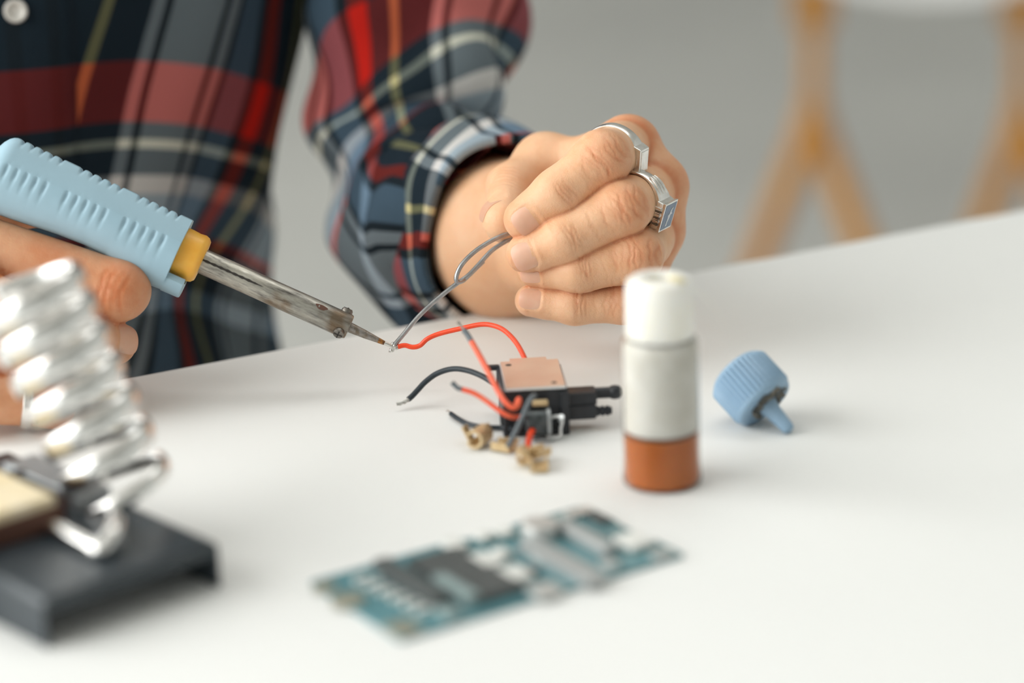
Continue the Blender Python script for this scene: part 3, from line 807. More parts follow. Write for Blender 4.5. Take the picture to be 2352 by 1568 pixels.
bv, bf = body_rest()
V_all = np.concatenate([hm_to_world(LV), hm_to_world(RV), bv]) - np.array(BASE)
F_all = np.concatenate([LF, RF + len(LV), bf + len(LV) + len(RV)])
body = np_mesh('body', V_all, F_all, [m_skin], person, np.concatenate([Lfl, Rfl, np.full(len(bv), .2)]))
for a in LN: nail(person, *a, hm_to_world)
for a in RN: nail(person, *a, hm_to_world)
#@@PERSON_END

# ------------------------------------------------------------------ soldering iron
# local axes (mm -> m): x back along the shaft from the tip, y up in the photo's plane, z towards the camera
def axes(o, x, y, z, s=.001):
    M = Matrix.Identity(4)
    for i in range(3): M[i][0], M[i][1], M[i][2], M[i][3] = x[i] * s, y[i] * s, z[i] * s, o[i]
    return M
tipW, endW = P(904, 797, 1.020), P(30, 404, 1.006)
ax_ = (endW - tipW).normalized(); ay_ = (VU - ax_ * VU.dot(ax_)).normalized(); az_ = ax_.cross(ay_)
if az_.dot(VF) > 0: az_ = -az_
Mi = axes(tipW, ax_, ay_, az_)
iron = thing('soldering_iron', 'soldering iron with ribbed light blue handle, amber collar and scorched steel barrel', 'soldering iron', None, axes(tipW, ax_, ay_, az_, 1.0))
def loc(mb):       # scale mm to metres
    mb.v = [v * .001 for v in mb.v]; return mb
rx = Matrix.Rotation(math.pi / 2, 4, 'Y')
def lx(mb, prof, n=40, y=0, z=0, c0=True, c1=True):
    """lathe about local x; prof = (radius, x)"""
    rs = [[Vector((x, y + r * math.cos(2 * math.pi * i / n), z + r * math.sin(2 * math.pi * i / n))) for i in range(n)] for r, x in prof]
    return mb.rings(rs, True, c0, c1)
gro = [104.6 + 4.3 * i for i in range(5)] + [130.8 + 4.3 * i for i in range(5)] + [157.4 + 4.3 * i for i in range(5)]
def handle_ring(t):
    top = np.interp(t, [98, 180], [13.9, 15.3]); bot = -np.interp(t, [98, 107, 116, 125, 135, 147, 165, 176], [17.9, 18.4, 16.6, 14.6, 14.1, 14.7, 16.6, 17.6])
    nt_ = max(math.exp(-((t - g) / .75) ** 2) for g in gro); ns = max(math.exp(-((t - g - .9) / .85) ** 2) for g in gro)
    end = max(0, (t - 176.5) / 8.5); k = math.sqrt(max(0.02, 1 - end * end)); kk = 1 if t < 98.5 else 1
    T_ = top - 1.5 * nt_
    half = [(T_, 0), (T_, 4.2), (T_ - .4, 5.6), (top - 2.3, 6.9), (top * .72, 8.5), (top * .38, 11.0), (3.6, 12.5), (3.0, 12.7 - .6 * ns), (1.2, 13.2 - 1.15 * ns), (-1.0, 13.3 - .75 * ns), (-3.2, 13.15 - .15 * ns), (-7, 12.2), (bot * .72, 10.2), (bot * .9, 7.6), (bot * .985, 4.4), (bot, 0)]
    ring = [(y, z) for y, z in half] + [(y, -z) for y, z in reversed(half[1:-1])]
    if end > 0: ring = [((y + 1) * k - 1, z * k) for y, z in ring]
    return [Vector((t, y, z)) for y, z in ring]
mb = MB(); mb.rings([handle_ring(t) for t in list(np.arange(98.2, 176.6, .42)) + [177.5, 179, 180.5, 182, 183.2, 184.2, 184.9]])
# finger-guard lip below the collar
lip = [(-11.5, 6.5), (-11.5, 8.4), (-14.5, 8.0), (-17.2, 5.5), (-18.0, 0)]
for sgn in (1,):
    rs = []
    for t, q in ((90.6, .0), (91.2, .25), (98.8, .4)):
        out = [(-11.8, 0), (-12.0, 4), (-10.0, 7.8), (-12.5, 9.6), (-15.6, 8.2), (-17.4 - q, 4.8), (-17.9 - q, 0)]
        rs.append([Vector((t, y, z)) for y, z in out] + [Vector((t, y, -z)) for y, z in reversed(out[1:-1])])
    mb.rings(rs)
loc(mb).build('handle', m_blue, iron, bevel=0, angle=38)
mb = MB(); lx(mb, [(6.0, 87.6), (8.8, 87.8), (10.0, 88.9), (10.5, 90.5), (10.2, 93), (10.45, 96.5), (10.4, 99)], 44); loc(mb).build('collar', m_orange, iron)
mb = MB(); lx(mb, [(4.2, 20.3), (5.0, 20.5), (5.35, 21.2), (5.4, 26), (5.3, 60), (5.3, 89)], 40); loc(mb).build('barrel', m_barrel, iron)
mb = MB(); rs = []
for t in np.linspace(60, 88, 30):
    w = .5 * min(1, (t - 59.8) / 6) * (1 + .25 * math.sin(t * 2))
    rs.append([Vector((t, 5.36 * math.sin(a_), 5.36 * math.cos(a_))) for a_ in (.10 - w / 5.3, .10, .10 + w / 5.3)])
mb.rings(rs, closed=False, cap0=False, cap1=False); loc(mb).build('seam_slot', m_hole, iron)
mb = MB(); cth = [Vector((34.5 + 2.6 * math.cos(a_) * (1 + .2 * math.sin(3 * a_)), 5.45 * math.sin(.55 + .23 * math.sin(a_)), 5.45 * math.cos(.55 + .23 * math.sin(a_)))) for a_ in np.linspace(0, 6.283, 19)[:-1]]
mb.add(cth, [tuple(range(18))]); loc(mb).build('vent_hole', m_rust, iron)
mb = MB(); lx(mb, [(.25, 0), (.55, 1.5), (1.05, 6), (1.75, 13), (2.15, 19), (2.3, 24)], 28); loc(mb).build('tip', mat('pitted_tip', (.33, .31, .29), .38, .85, col2=(.20, .16, .12), vscale=500, bump=.3, bscale=1500), iron)
mb = MB(); lx(mb, [(.3, -.05), (.62, 1.4), (.85, 3.2), (.87, 4.4)], 20); loc(mb).build('tinned_end', m_tin, iron)
mb = MB(); lx(mb, [(.89, 4.2), (1.15, 6.6), (1.16, 7.2)], 20); loc(mb).build('burnt_flux_ring', mat('amber_flux', (.42, .17, .03), .25, .1, col2=(.12, .05, .02), vscale=700), iron)
def screw(t, ang, r=2.5, hgt=2.4):
    d = Vector((0, math.sin(ang), math.cos(ang)))
    Mx = Matrix.Translation(Vector((t, 0, 0)) + d * 4.2) @ d.to_track_quat('Z', 'Y').to_matrix().to_4x4()
    s_ = loc(MB().lathe([(r * .8, -.5), (r * .95, .6), (r, 1.4), (r * .92, hgt), (r * .7, hgt + .35), (.01, hgt + .45)], 24, Mx)).build('screw', m_darksilver, iron)
    loc(MB().box((0, 0, hgt + .35), (r * 1.5, .6, .4), Mx).box((0, 0, hgt + .35), (.6, r * 1.5, .4), Mx)).build('cross_slot', m_hole, s_)
screw(23.6, -.78); screw(24.0, 1.75)
# cord out of the handle end
ce = Mi @ Vector((182, -1, 0)); cdir = ax_
cpts = [ce, ce + cdir * .03, ce + cdir * .07 + Vector((0, 0, -.012)), ce + Vector((-.14, .03, -.07)), Vector((ce.x - .22, ce.y + .05, TABLE_Z + .02)), Vector((ce.x - .34, ce.y - .02, TABLE_Z + .004)), Vector((ce.x - .5, ce.y - .15, TABLE_Z + .004))]
MB().tube(spline(cpts, 8), .0032, 12).build('cord', m_blk, iron, world=True)

# ------------------------------------------------------------------ solder wire held in the fingers
def tubeW(name, pts, r, mtl, parent=None, per=10, n=12, loc_=None):
    q = spline(pts, per)
    mb = MB().tube([Vector(a) for a in q], r, n); return mb.build(name, mtl, parent, world=parent is not None)
w0 = P(906, 794, 1.021)
sw = thing('solder_wire', 'length of grey solder wire folded into a loop between thumb and index finger', 'wire', w0)
pts = [(906, 792, 1.0205), (925, 770, 1.0225), (960, 728, 1.025), (1000, 690, 1.027), (1048, 652, 1.030), (1075, 633, 1.032), (1100, 607, 1.034), (1130, 575, 1.035), (1165, 552, 1.0355), (1186, 541, 1.036)]
tubeW('straight_run', [P(*p) for p in pts], .00098, m_solder, sw)
pts = [(1190, 530, 1.034), (1165, 536, 1.033), (1128, 553, 1.0315), (1090, 578, 1.030), (1062, 606, 1.028), (1049, 632, 1.0275), (1050, 647, 1.028), (1062, 645, 1.030), (1075, 634, 1.0335), (1110, 600, 1.0362)]
tubeW('loop', [P(*p) for p in pts], .00098, m_solder, sw, per=14)

# ------------------------------------------------------------------ rings
def ring_mesh(name, label, c, axis, dors, prof, mtl, n=72):
    """prof(theta) -> (inner radius, outer radius, half width); theta 0 at the dorsal side; mm"""
    axis = U(axis); dors = np.asarray(dors, float); dors = U(dors - axis * (dors @ axis)); side = np.cross(axis, dors)
    def W_(x): return Vector(hm_to_world(np.array([x]))[0])
    o = thing(name, label, 'ring', W_(np.asarray(c)))
    mb = MB(); rs = []
    for i in range(n):
        th = 2 * math.pi * i / n; ri, ro, hw = prof(th); e = math.cos(th) * dors + math.sin(th) * side
        sec = [(ri, -hw * .92), (ri, hw * .92), (ri + .25, hw), (ro - .3, hw * .97), (ro, hw * .78), (ro, -hw * .78), (ro - .3, -hw * .97), (ri + .25, -hw)]
        rs.append([W_(c + e * r + axis * w) for r, w in sec])
    rs.append(rs[0]); mb.rings(rs, True, False, False)
    mb.build('band', mtl, o, world=True, angle=50)
    return o, W_, axis, dors, side
cR = LJ['p1'][0] * .56 + LJ['m1'][0] * .44
axv = LJ['m1'][0] - LJ['p1'][0]
r1, W_, A_, D_, S_ = ring_mesh('signet_ring', 'silver signet ring with plain rectangular top on the index finger', cR + np.array([-.6, -.2, 0]), [.52, .30, -.80], [.9, -.25, .5], lambda t: (12.2, 13.3 + 1.1 * max(0, math.cos(t)) ** 2, 2.6 + 1.5 * max(0, math.cos(t)) ** 3), m_silver)
c1 = cR + np.array([-.6, -.2, 0])
def block(o, name, c, A_, D_, S_, h0, h1, hw0, hw1, hs0, hs1, mtl, W_, bev=.0004):
    vs = []
    for hh, hw, hs in ((h0, hw0, hs0), (h1, hw1, hs1)):
        for a, s_ in ((-1, -1), (1, -1), (1, 1), (-1, 1)): vs.append(W_(c + D_ * hh + A_ * a * hw + S_ * s_ * hs))
    mb = MB().add(vs, [(3, 2, 1, 0), (4, 5, 6, 7), (0, 1, 5, 4), (1, 2, 6, 5), (2, 3, 7, 6), (3, 0, 4, 7)])
    return mb.build(name, mtl, o, world=True, smooth=False, bevel=bev)
block(r1, 'signet_block', c1, A_, D_, S_, 11.9, 15.6, 4.2, 3.7, 6.9, 5.4, m_silver, W_)
block(r1, 'signet_face', c1, A_, D_, S_, 15.4, 15.9, 3.0, 3.0, 4.6, 4.6, m_silver, W_, .0002)
cR = LJ['p2'][0] * .60 + LJ['m2'][0] * .40
c2 = cR + np.array([.2, -.1, 0]); axv = LJ['m2'][0] - LJ['p2'][0]
r2, W_, A_, D_, S_ = ring_mesh('square_ring', 'heavy silver ring with square blue grey enamel top on the middle finger', c2, [.52, .28, -.80], [.80, -.42, .40], lambda t: (12.3, 13.4 + 1.4 * max(0, math.cos(t)) ** 2, 2.9 + 2.6 * max(0, math.cos(t)) ** 2), m_silver)
block(r2, 'bezel', c2, A_, D_, S_, 12.2, 15.2, 5.6, 5.0, 6.6, 6.0, m_silver, W_)
block(r2, 'bezel_rim', c2, A_, D_, S_, 15.0, 16.6, 5.2, 5.5, 6.3, 6.7, m_silver, W_, .0003)
pl = block(r2, 'enamel_plaque', c2, A_, D_, S_, 16.4, 16.75, 4.6, 4.6, 5.8, 5.8, m_enamel, W_, .0001)
fig = [(-1.6, -4.6), (-.3, -4.3), (-.5, -3.0), (.5, -1.2), (1.0, .6), (2.2, .9), (1.2, 1.7), (1.3, 2.8), (2.1, 4.0), (1.0, 3.7), (.2, 2.6), (-.3, 1.0), (-1.3, .6), (-.9, -.6), (-1.2, -2.8)]
mb = MB(); vs = [W_(c2 + D_ * 16.7 + A_ * x + S_ * -y) for x, y in fig] + [W_(c2 + D_ * 16.95 + A_ * x + S_ * -y) for x, y in fig]; k = len(fig)
mb.add(vs, [tuple(range(k)), tuple(range(2 * k - 1, k - 1, -1))] + [(i, (i + 1) % k, k + (i + 1) % k, k + i) for i in range(k)])
o = mb.build('emblem', m_whiteen, None, smooth=False)
inv = pl.matrix_world.inverted(); o.parent = pl
bpy.context.view_layer.update(); o.matrix_parent_inverse = pl.matrix_world.inverted()
# shoulder flutes and beading of the square ring
for q in range(3):
    pts = []
    for t in np.linspace(.62, 1.25, 10):
        e = math.cos(t) * D_ - math.sin(t) * S_
        pts.append(W_(c2 + e * (14.35 - .55 * (t - .6)) + A_ * (-2.2 + 2.2 * q) * (1.25 - .55 * (t - .4))))
    MB().tube(pts, [.0002 + .00055 * math.sin(math.pi * (.15 + .85 * (1 - i / 9))) for i in range(10)], 10).build('flute', m_silver, r2, world=True)
for q in range(6):
    s_ = -3.6 + 1.45 * q
    MB().tube([W_(c2 + D_ * 11.4 + S_ * s_ - A_ * 5.2), W_(c2 + D_ * 15.0 + S_ * s_ - A_ * 5.5)], .0005, 8).build('bead_bar', m_darksilver if q % 2 else m_silver, r2, world=True)
c3 = RJ['p4'][0] * .72 + RJ['m4'][0] * .28
ring_mesh('band_ring', 'plain silver band ring on the hand gripping the iron', c3, RJ['p4'][0] - RJ['m4'][0], [0, .3, 1], lambda t: (10.6, 11.6, 2.0), m_silver)

# ------------------------------------------------------------------ electronic module
mc = (T(1160, 997) + T(1307, 1004)) / 2
yaw = math.radians(3.5)
Mm = Matrix.Translation(mc) @ Matrix.Rotation(yaw, 4, 'Z')
mod = thing('circuit_module', 'small black electronic module with pinkish metal top plate and loose wires', 'module', None, Mm)
MMM = Mm @ Matrix.Scale(.001, 4)
def ML(v): return MMM @ Vector(v)
# mm box coordinates: x right, y away from camera, z up; front face at y=0
hb = MB()
hb.box((0, 17, 10), (26, 32, 18)); hb.box((0, 17, 1.0), (26.5, 34, 2)); hb.box((11.4, .6, 9), (3.6, 3.2, 18)); hb.box((-15.2, 33.2, 18.6), (6.4, 2.6, 2.2)); hb.box((-12.4, 30, 14), (2.4, 5, 9)); hb.box((-13.3, 6, 6), (1.6, 5, 5))
loc(hb).build('housing', m_black, mod, smooth=False, bevel=.0007)
loc(MB().box((.2, 17.2, 19.6), (24.4, 34.8, 1.0))).build('plate_edge', m_alu, mod, smooth=False, bevel=.0006)
pt = loc(MB().prism([(-11.6, .6), (11.9, .6), (11.9, 34.4), (7.5, 34.4), (7.3, 38), (-7.6, 38), (-7.8, 34.4), (-11.6, 34.4)], 20.0, 20.5)).build('top_plate', m_copper, mod, smooth=False, bevel=.0001)
loc(MB().lathe([(.01, 20.58), (1.25, 20.58), (1.3, 20.4)], 20, Matrix.Translation((-8.6, 29.5, 0)))).build('rivet_hole', m_hole, pt)
loc(MB().lathe([(.01, 20.58), (1.1, 20.58), (1.15, 20.4)], 20, Matrix.Translation((7.8, 4.2, 0)))).build('rivet_hole', m_hole, pt)
def xl(prof, y, z, n=24): return [[Vector((x, y + r * math.cos(2 * math.pi * i / n), z + r * math.sin(2 * math.pi * i / n))) for i in range(n)] for r, x in prof]
sb = MB().box((18.8, 9, 12.6), (12, 9, 5.5)).box((18.6, 7.5, 7.4), (11.6, 8, 6.2)); loc(sb).build('side_block', m_black, mod, smooth=False, bevel=.0008)
sb = MB(); sb.rings(xl([(2.3, 22), (2.3, 30.5), (2.75, 31), (2.95, 32.6), (2.6, 34.2), (1.5, 35.2)], 9.5, 13.3)); loc(sb).build('plug_pin', m_black, mod)
sb = MB(); sb.rings(xl([(1.9, 22)] + [q for i in range(3) for q in ((1.5, 24 + 2 * i), (2.0, 24.5 + 2 * i), (2.05, 25.4 + 2 * i), (1.5, 25.9 + 2 * i))] + [(1.7, 30.4), (1.2, 30.8)], 6.0, 6.9)); loc(sb).build('barbed_pin', m_black, mod)
# motor can lying on the front face
sb = MB(); sb.rings(xl([(4.6, -4.6), (5.4, -4.2), (5.5, 3.6), (5.2, 4.2)], -4.6, 7.3, 32)); mcn = loc(sb).build('coil_can', m_motor, mod)
sb = MB(); sb.rings(xl([(5.3, 3.6), (5.75, 3.7), (5.75, 5.0), (4.9, 5.3)], -4.6, 7.3, 32)); loc(sb).build('end_band', m_greysteel, mcn)
loc(MB().box((1.4, -3.6, 15.0), (6.2, 3.2, 2.0))).build('brass_tab', m_brass, mod, smooth=False, bevel=.0005)
cp = [(5.5, -5, 9.2), (8.2, -5.6, 9.6), (9.8, -5.6, 8.0), (9.0, -6.2, 4.6), (8.6, -6.6, 1.6), (4.6, -7.0, 1.4), (3.4, -7.0, 2.0)]
loc(MB().tube(spline([Vector(q) for q in cp], 8), .62, 10)).build('spring_clip', m_alu, mod)
loc(MB().tube([Vector((9.4, -5.2, 7.6)), Vector((9.4, -6.2, 9.8))], 1.15, 12)).build('clip_eye', m_alu, mod)
loc(MB().box((2.2, -7.2, .9), (8, 2.4, 1.2))).build('foot_tab', m_greysteel, mod, smooth=False, bevel=.0003)
def wire(name, lab, pts, r, mtl, per=10):
    o = tubeW(name, [P(*p) if len(p) == 3 else T(p[0], p[1], TABLE_Z + .0016) for p in pts], r, mtl, mod, per); 
    if lab: o['label'] = lab
    return o
wa = wire('lead', 'long red lead arching up to the iron tip', [(1216, 850, .992), (1203, 818, .995), (1185, 786, 1.000), (1160, 760, 1.005), (1135, 748, 1.009), (1105, 745, 1.012), (1060, 754, 1.015), (1010, 766, 1.018), (982, 778, 1.019), (965, 793, 1.020), (948, 797, 1.0205), (930, 793, 1.021), (914, 796, 1.021)], .00105, m_red)
def tipwire(parent, pts, r, mtl=m_tin, n=3):
    mb = MB(); rs = np.random.RandomState(5)
    for q in range(n):
        a = spline([P(*p) if len(p) == 3 else T(p[0], p[1], TABLE_Z + .0013) for p in pts], 6)
        ph = 2 * math.pi * q / n
        a = [Vector(v) + (VR * math.cos(ph + i * .35) + VU * math.sin(ph + i * .35)) * r * .75 for i, v in enumerate(a)]
        mb.tube(a, r * .62, 8)
    bare = mb.build('bare_end', mtl, None)
    bpy.context.view_layer.update(); bare.parent = parent; bare.matrix_parent_inverse = parent.matrix_world.inverted(); return bare
tipwire(wa, [(916, 796, 1.021), (905, 800, 1.0212), (897, 806, 1.0212)], .00085)
jb = MB()
for c, r in (((906, 795, 1.0208), .00105), ((902, 789, 1.0214), .0008), ((898, 804, 1.0212), .0008)):
    Mx = Matrix.Translation(P(*c)); jb.lathe([(.0001, -r), (r * .6, -r * .8), (r, 0), (r * .6, r * .8), (.0001, r)], 14, Mx)
jb = jb.build('solder_blob', m_tin, None); bpy.context.view_layer.update(); jb.parent = wa; jb.matrix_parent_inverse = wa.matrix_world.inverted()
wb = wire('lead', 'red lead hooked out of the front and standing up to a dark sheathed end', [(1186, 928, .9500), (1192, 917, .9490), (1190, 930, .9475), (1178, 936, .947), (1160, 922, .948), (1144, 897, .951), (1128, 866, .955), (1110, 832, .960), (1095, 805, .9635), (1083, 784, .966)], .00118, m_redpale)
g = wire('sheath', None, [(1084, 786, .966), (1076, 772, .968), (1066, 758, .9695)], .00112, m_gry); g.parent = wb; g.matrix_parent_inverse = Matrix.Identity(4)
tipwire(wb, [(1066, 758, .9695), (1058, 748, .971), (1051, 739, .972)], .0005, m_darksilver, 2)
wc = wire('lead', 'thin red lead with dark burnt end lying left of the module', [(1196, 957, .9530), (1176, 957, .949), (1155, 948, .949), (1130, 930, .951), (1105, 912, .953), (1085, 901, .954), (1062, 894, .955)], .00105, m_redpale)
g = wire('sheath', None, [(1064, 894, .955), (1052, 891, .9555), (1044, 884, .956), (1038, 878, .956)], .0010, m_gry); g.parent = wc; g.matrix_parent_inverse = Matrix.Identity(4)
wd = wire('lead', 'long black lead bowed to the left with tinned strands', [(1165, 905, .984), (1140, 885, .986), (1110, 865, .990), (1075, 851, .994), (1040, 847, .997), (1005, 857, .999), (978, 876, .999), (960, 895, .998), (947, 909, .997), (938, 917, .996)], .00118, m_blk)
tipwire(wd, [(939, 917, .9960), (928, 923, .9955), (913, 928, .995)], .0007, m_tin, 4)
we = wire('lead', 'short black lead lying flat left of the module', [(1180, 985, .9560), (1160, 982), (1125, 981), (1095, 978), (1070, 971), (1050, 960), (1036, 950)], .00100, m_blk)
tipwire(we, [(1037, 951), (1031, 946), (1026, 943)], .0005, m_tin, 2)
wf = wire('lead', 'grey lead crossing the coil down to a brass terminal', [(1228, 908, .9480), (1218, 918, .9440), (1200, 958, .9420), (1185, 990, .9405), (1172, 1015, .9400), (1166, 1026, .9395)], .00105, m_gry)
wg = wire('lead', 'short red lead under the front edge down to a brass terminal', [(1226, 983, .9520), (1219, 997, .9470), (1213, 1018, .9420), (1212, 1042, .9390)], .00125, m_red)
# crimp terminals at the ends of two leads
def crimp(name, lab, o, yaw_, barrels):
    M = Matrix.Translation(o) @ Matrix.Rotation(yaw_, 4, 'Z') @ Matrix.Scale(.00135, 4)
    mb = MB()
    for kind, x, y, z, a, s_ in barrels:
        R_ = M @ Matrix.Translation((x, y, z)) @ Matrix.Rotation(a, 4, 'Z')
        if kind == 'blade': mb.box((0, 0, 0), (8 * s_, 5.2 * s_, .8), R_); mb.box((0, 2.6 * s_, 1.0), (7.5 * s_, .7, 2.4), R_); mb.box((0, -2.6 * s_, 1.0), (7.5 * s_, .7, 2.4), R_)
        if kind == 'wing': mb.box((0, 0, 1.8 * s_), (2.6 * s_, .7, 5.2 * s_), R_ @ Matrix.Rotation(.5, 4, 'X')); mb.box((0, 2.2 * s_, 1.8 * s_), (2.6 * s_, .7, 5.2 * s_), R_ @ Matrix.Rotation(-.5, 4, 'X'))
        if kind == 'roll':
            ring = []
            for x0 in (-2.6 * s_, 2.6 * s_): ring.append([Vector((x0, 2.1 * s_ * math.cos(t), 2.1 * s_ * math.sin(t) + 1.6)) for t in np.linspace(.5, 5.8, 16)] + [Vector((x0, 1.45 * s_ * math.cos(t), 1.45 * s_ * math.sin(t) + 1.6)) for t in np.linspace(5.8, .5, 16)])
            mb.rings([[R_ @ v for v in r] for r in ring])
    o2 = mb.build(name, m_brass, mod, world=True, smooth=False, bevel=.00015); o2['label'] = lab; return o2
c_ = T(1112, 1036)
crimp('crimp_terminal', 'pair of folded brass terminals under the grey lead', c_ + Vector((0, 0, .0006)), -.25, [('roll', -2.2, 3.5, 1.2, 1.35, 1.35), ('wing', -3.0, 6.5, 1.0, 1.4, 1.2), ('blade', 5.6, 1.2, .4, -.3, .8), ('wing', 8.2, 1.0, .5, .9, .85)])
c_ = T(1224, 1078)
crimp('crimp_terminal', 'brass terminal with spread wings under the short red lead', c_ + Vector((0, 0, .0006)), .5, [('roll', -1, 4, 1.0, 1.2, 1.0), ('blade', 1.2, -1.5, .5, 1.1, .85), ('wing', 3.0, 6.0, .6, .2, 1.0), ('blade', 4.8, 4.4, 1.8, .1, .7)])

# ------------------------------------------------------------------ flux bottle
bc = T(1521, 1104)
bot = thing('flux_bottle', 'open translucent plastic bottle a third full of orange brown flux', 'bottle', bc)
def mat_shell():
    M = mat('frosted_plastic', (.97, .965, .95), .10, var=.01, vscale=60, trans=1.0, ior=1.12, bump=.03, bscale=120, spec=.3, sss=0)
    return M
m_frost = mat_shell()
m_flux = mat('orange_brown_flux', (.46, .125, .024), .3, col2=(.53, .155, .034), vscale=40, sss=.25, sscale=.006, sssr=(1, .4, .15))
prof = [(0, 0), (.0128, 0), (.0146, .0006), (.0150, .0020), (.0147, .0045), (.0144, .009), (.0143, .040), (.0143, .053), (.0140, .0555), (.0128, .0575), (.0118, .0585)]
inner = [(.0110, .0585), (.0121, .0570), (.0136, .0550), (.01395, .0525), (.01405, .009), (.0143, .0045), (.0145, .0020), (.0138, .0008), (0, .0006)]
MB().lathe([(max(r, .00005), z) for r, z in prof + inner], 64, None, False, False).build('shell', m_frost, bot)
MB().lathe([(.0001, .0008), (.0136, .0009), (.01435, .0021), (.01415, .0046), (.0139, .0095), (.01385, .0200), (.0132, .0196), (.0001, .0196)], 64).build('flux', m_flux, bot)
MB().lathe([(.0112, .0570), (.0124, .0572), (.0127, .0580), (.0127, .0700), (.0125, .0758), (.0118, .0785), (.0100, .0797), (.0060, .0800), (.0052, .0795), (.0050, .0700), (.0001, .0698)], 64).build('neck_plug', m_lidw, bot)
MB().lathe([(.0001, .0012), (.0022, .0010), (.0034, .0004), (.0038, 0)], 20, Matrix.Translation((.0062, -.0045, .0797)) @ Matrix.Rotation(.25, 4, 'Y')).build('dried_drip', mat('yellowed_flux', (.80, .70, .40), .4, col2=(.85, .78, .55), vscale=200), bot)
tp = MB(); rs = []
for i in range(14):
    t = i / 13; x = .0122 + .0125 * t; z = .0745 - .004 * t - .012 * t * t
    rs.append([Vector((x, .004 * (1 - .6 * t) * s_, z + .0003 * q)) for s_, q in ((-1, 0), (1, 0), (1, 1), (-1, 1))])
tp.rings(rs).build('tear_tab', m_lidw, bot)
# milky film dried on the inside wall
lb = MB(); rs = []
for z in np.linspace(.0215, .0565, 14):
    rr = .01382 - max(0, z - .0535) * .45
    rs.append([Vector((rr * math.sin(t), -rr * math.cos(t), z)) for t in np.linspace(0, 2 * math.pi, 57)[:-1]])
lb.rings(rs, True, False, False).build('inner_residue', mat('milky_film', (.80, .79, .75), .6, col2=(.70, .68, .62), vscale=110, sss=.3, sscale=.004, sssr=(1, .9, .8)), bot)

# ------------------------------------------------------------------ blue cap
phi, psi = math.radians(33), math.radians(43)
cx_ = Vector((math.cos(phi) * math.sin(psi), -math.cos(phi) * math.cos(psi), -math.sin(phi)))
cz_ = (Vector((0, 0, 1)) - cx_ * cx_.z).normalized(); cy_ = cz_.cross(cx_)
tipc = T(1812, 985, TABLE_Z + .0021)
oc = tipc - cx_ * .0330
Mc = axes(oc, cx_, cy_, cz_, 1.0)
cap = thing('bottle_cap', 'blue ribbed dropper cap tipped over on its spout', 'cap', None, Mc)
mb = MB(); rs = []
NR = 38
for r, x, rib in [(.0100, -.0002, 0), (.0112, .0, 0), (.0121, .0008, 0), (.0128, .0016, .0), (.0129, .0024, 1), (.0129, .0160, 1), (.0128, .0170, 0), (.0127, .0178, 0), (.0121, .0187, 0), (.0113, .0190, 0), (.0080, .0190, 0)]:
    ring = []
    for i in range(NR * 6):
        a_ = 2 * math.pi * i / (NR * 6); rr = r + (rib * -.0008 * math.cos(a_ * NR))
        ring.append(Vector((x, rr * math.cos(a_), rr * math.sin(a_))))
    rs.append(ring)
mb.rings(rs).build('cap_body', m_blue2, cap, angle=60)
mb = MB(); lxm = [[Vector((x, r * math.cos(a_), r * math.sin(a_))) for a_ in np.linspace(0, 2 * math.pi, 33)[:-1]] for r, x in [(.0044, .0185), (.0040, .0205), (.0034, .0235), (.0030, .028), (.0026, .0322), (.0021, .0335), (.0012, .0340)]]
mb.rings(lxm).build('spout', m_blue2, cap)
mb = MB(); rsd = np.random.RandomState(2)
for i in range(95):
    a_ = rsd.uniform(0, 6.283); rr = rsd.uniform(.0038, .0086); r = rsd.uniform(.0007, .0015)
    c_ = Vector((.0190 + .0006 * rsd.rand(), rr * math.cos(a_) + .001, rr * math.sin(a_) + .0015))
    mb.lathe([(.0001, -r * .6), (r * .8, -r * .4), (r, 0), (r * .6, r * .6), (.0001, r * .8)], 8, Matrix.Translation(c_) @ Matrix.Rotation(rsd.uniform(0, 3), 4, 'X'))
o = mb.build('residue', m_residue, cap); o['kind'] = 'stuff'; o['label'] = 'dark crusted residue around the spout'

# ------------------------------------------------------------------ circuit board
pc = [T(*q) for q in ((700, 1350), (1340, 1165), (1570, 1283), (935, 1468))]
pcx = ((pc[1] - pc[0]) + (pc[2] - pc[3])).normalized(); pcn = Vector((0, 0, 1)); pcy = pcn.cross(pcx)
pctr = sum(pc, Vector()) / 4
PL = ((pc[1] - pc[0]).length + (pc[2] - pc[3]).length) / 2; PW = ((pc[3] - pc[0]).length + (pc[2] - pc[1]).length) / 2
Mp = axes(pctr, pcx, pcy, pcn, 1.0)
pcb = thing('circuit_board', 'teal printed circuit board with dark and silver parts lying at the front', 'circuit board', None, Mp)
hl, hw = PL / 2, PW / 2
poly = [(-hl, -hw), (hl, -hw), (hl, -hw * .35), (hl - .0012, -hw * .3), (hl - .0012, hw * .25), (hl, hw * .3), (hl, hw * .9), (hl - .003, hw), (hl * .45, hw), (hl * .43, hw - .0015), (hl * .1, hw - .0015), (hl * .08, hw), (-hl, hw)]
board = MB().prism(poly, 0, .0016).build('board', m_pcb, pcb, smooth=False, bevel=.0001)
def pl_(px, py):
    v = T(px, py, TABLE_Z + .002) - pctr; return v.dot(pcx), v.dot(pcy)
def part(name, px, py, lx_, ly_, h_, mtl, z0=.0015, bev=.0003):
    x, y = pl_(px, py); return MB().box((x, y, z0 + h_ / 2), (lx_, ly_, h_)).build(name, mtl, pcb, smooth=False, bevel=bev)
def round_(name, px, py, r, h_, mtl, hole=0):
    x, y = pl_(px, py)
    pr_ = [(max(hole, .0001), .0015 + h_), (r * .92, .0015 + h_), (r, .0015 + h_ * .85), (r, .0014)]
    return MB().lathe(pr_, 28, Matrix.Translation((x, y, 0))).build(name, mtl, pcb)
part('connector_strip', 944, 1352, .0062, .040, .0052, m_ic)
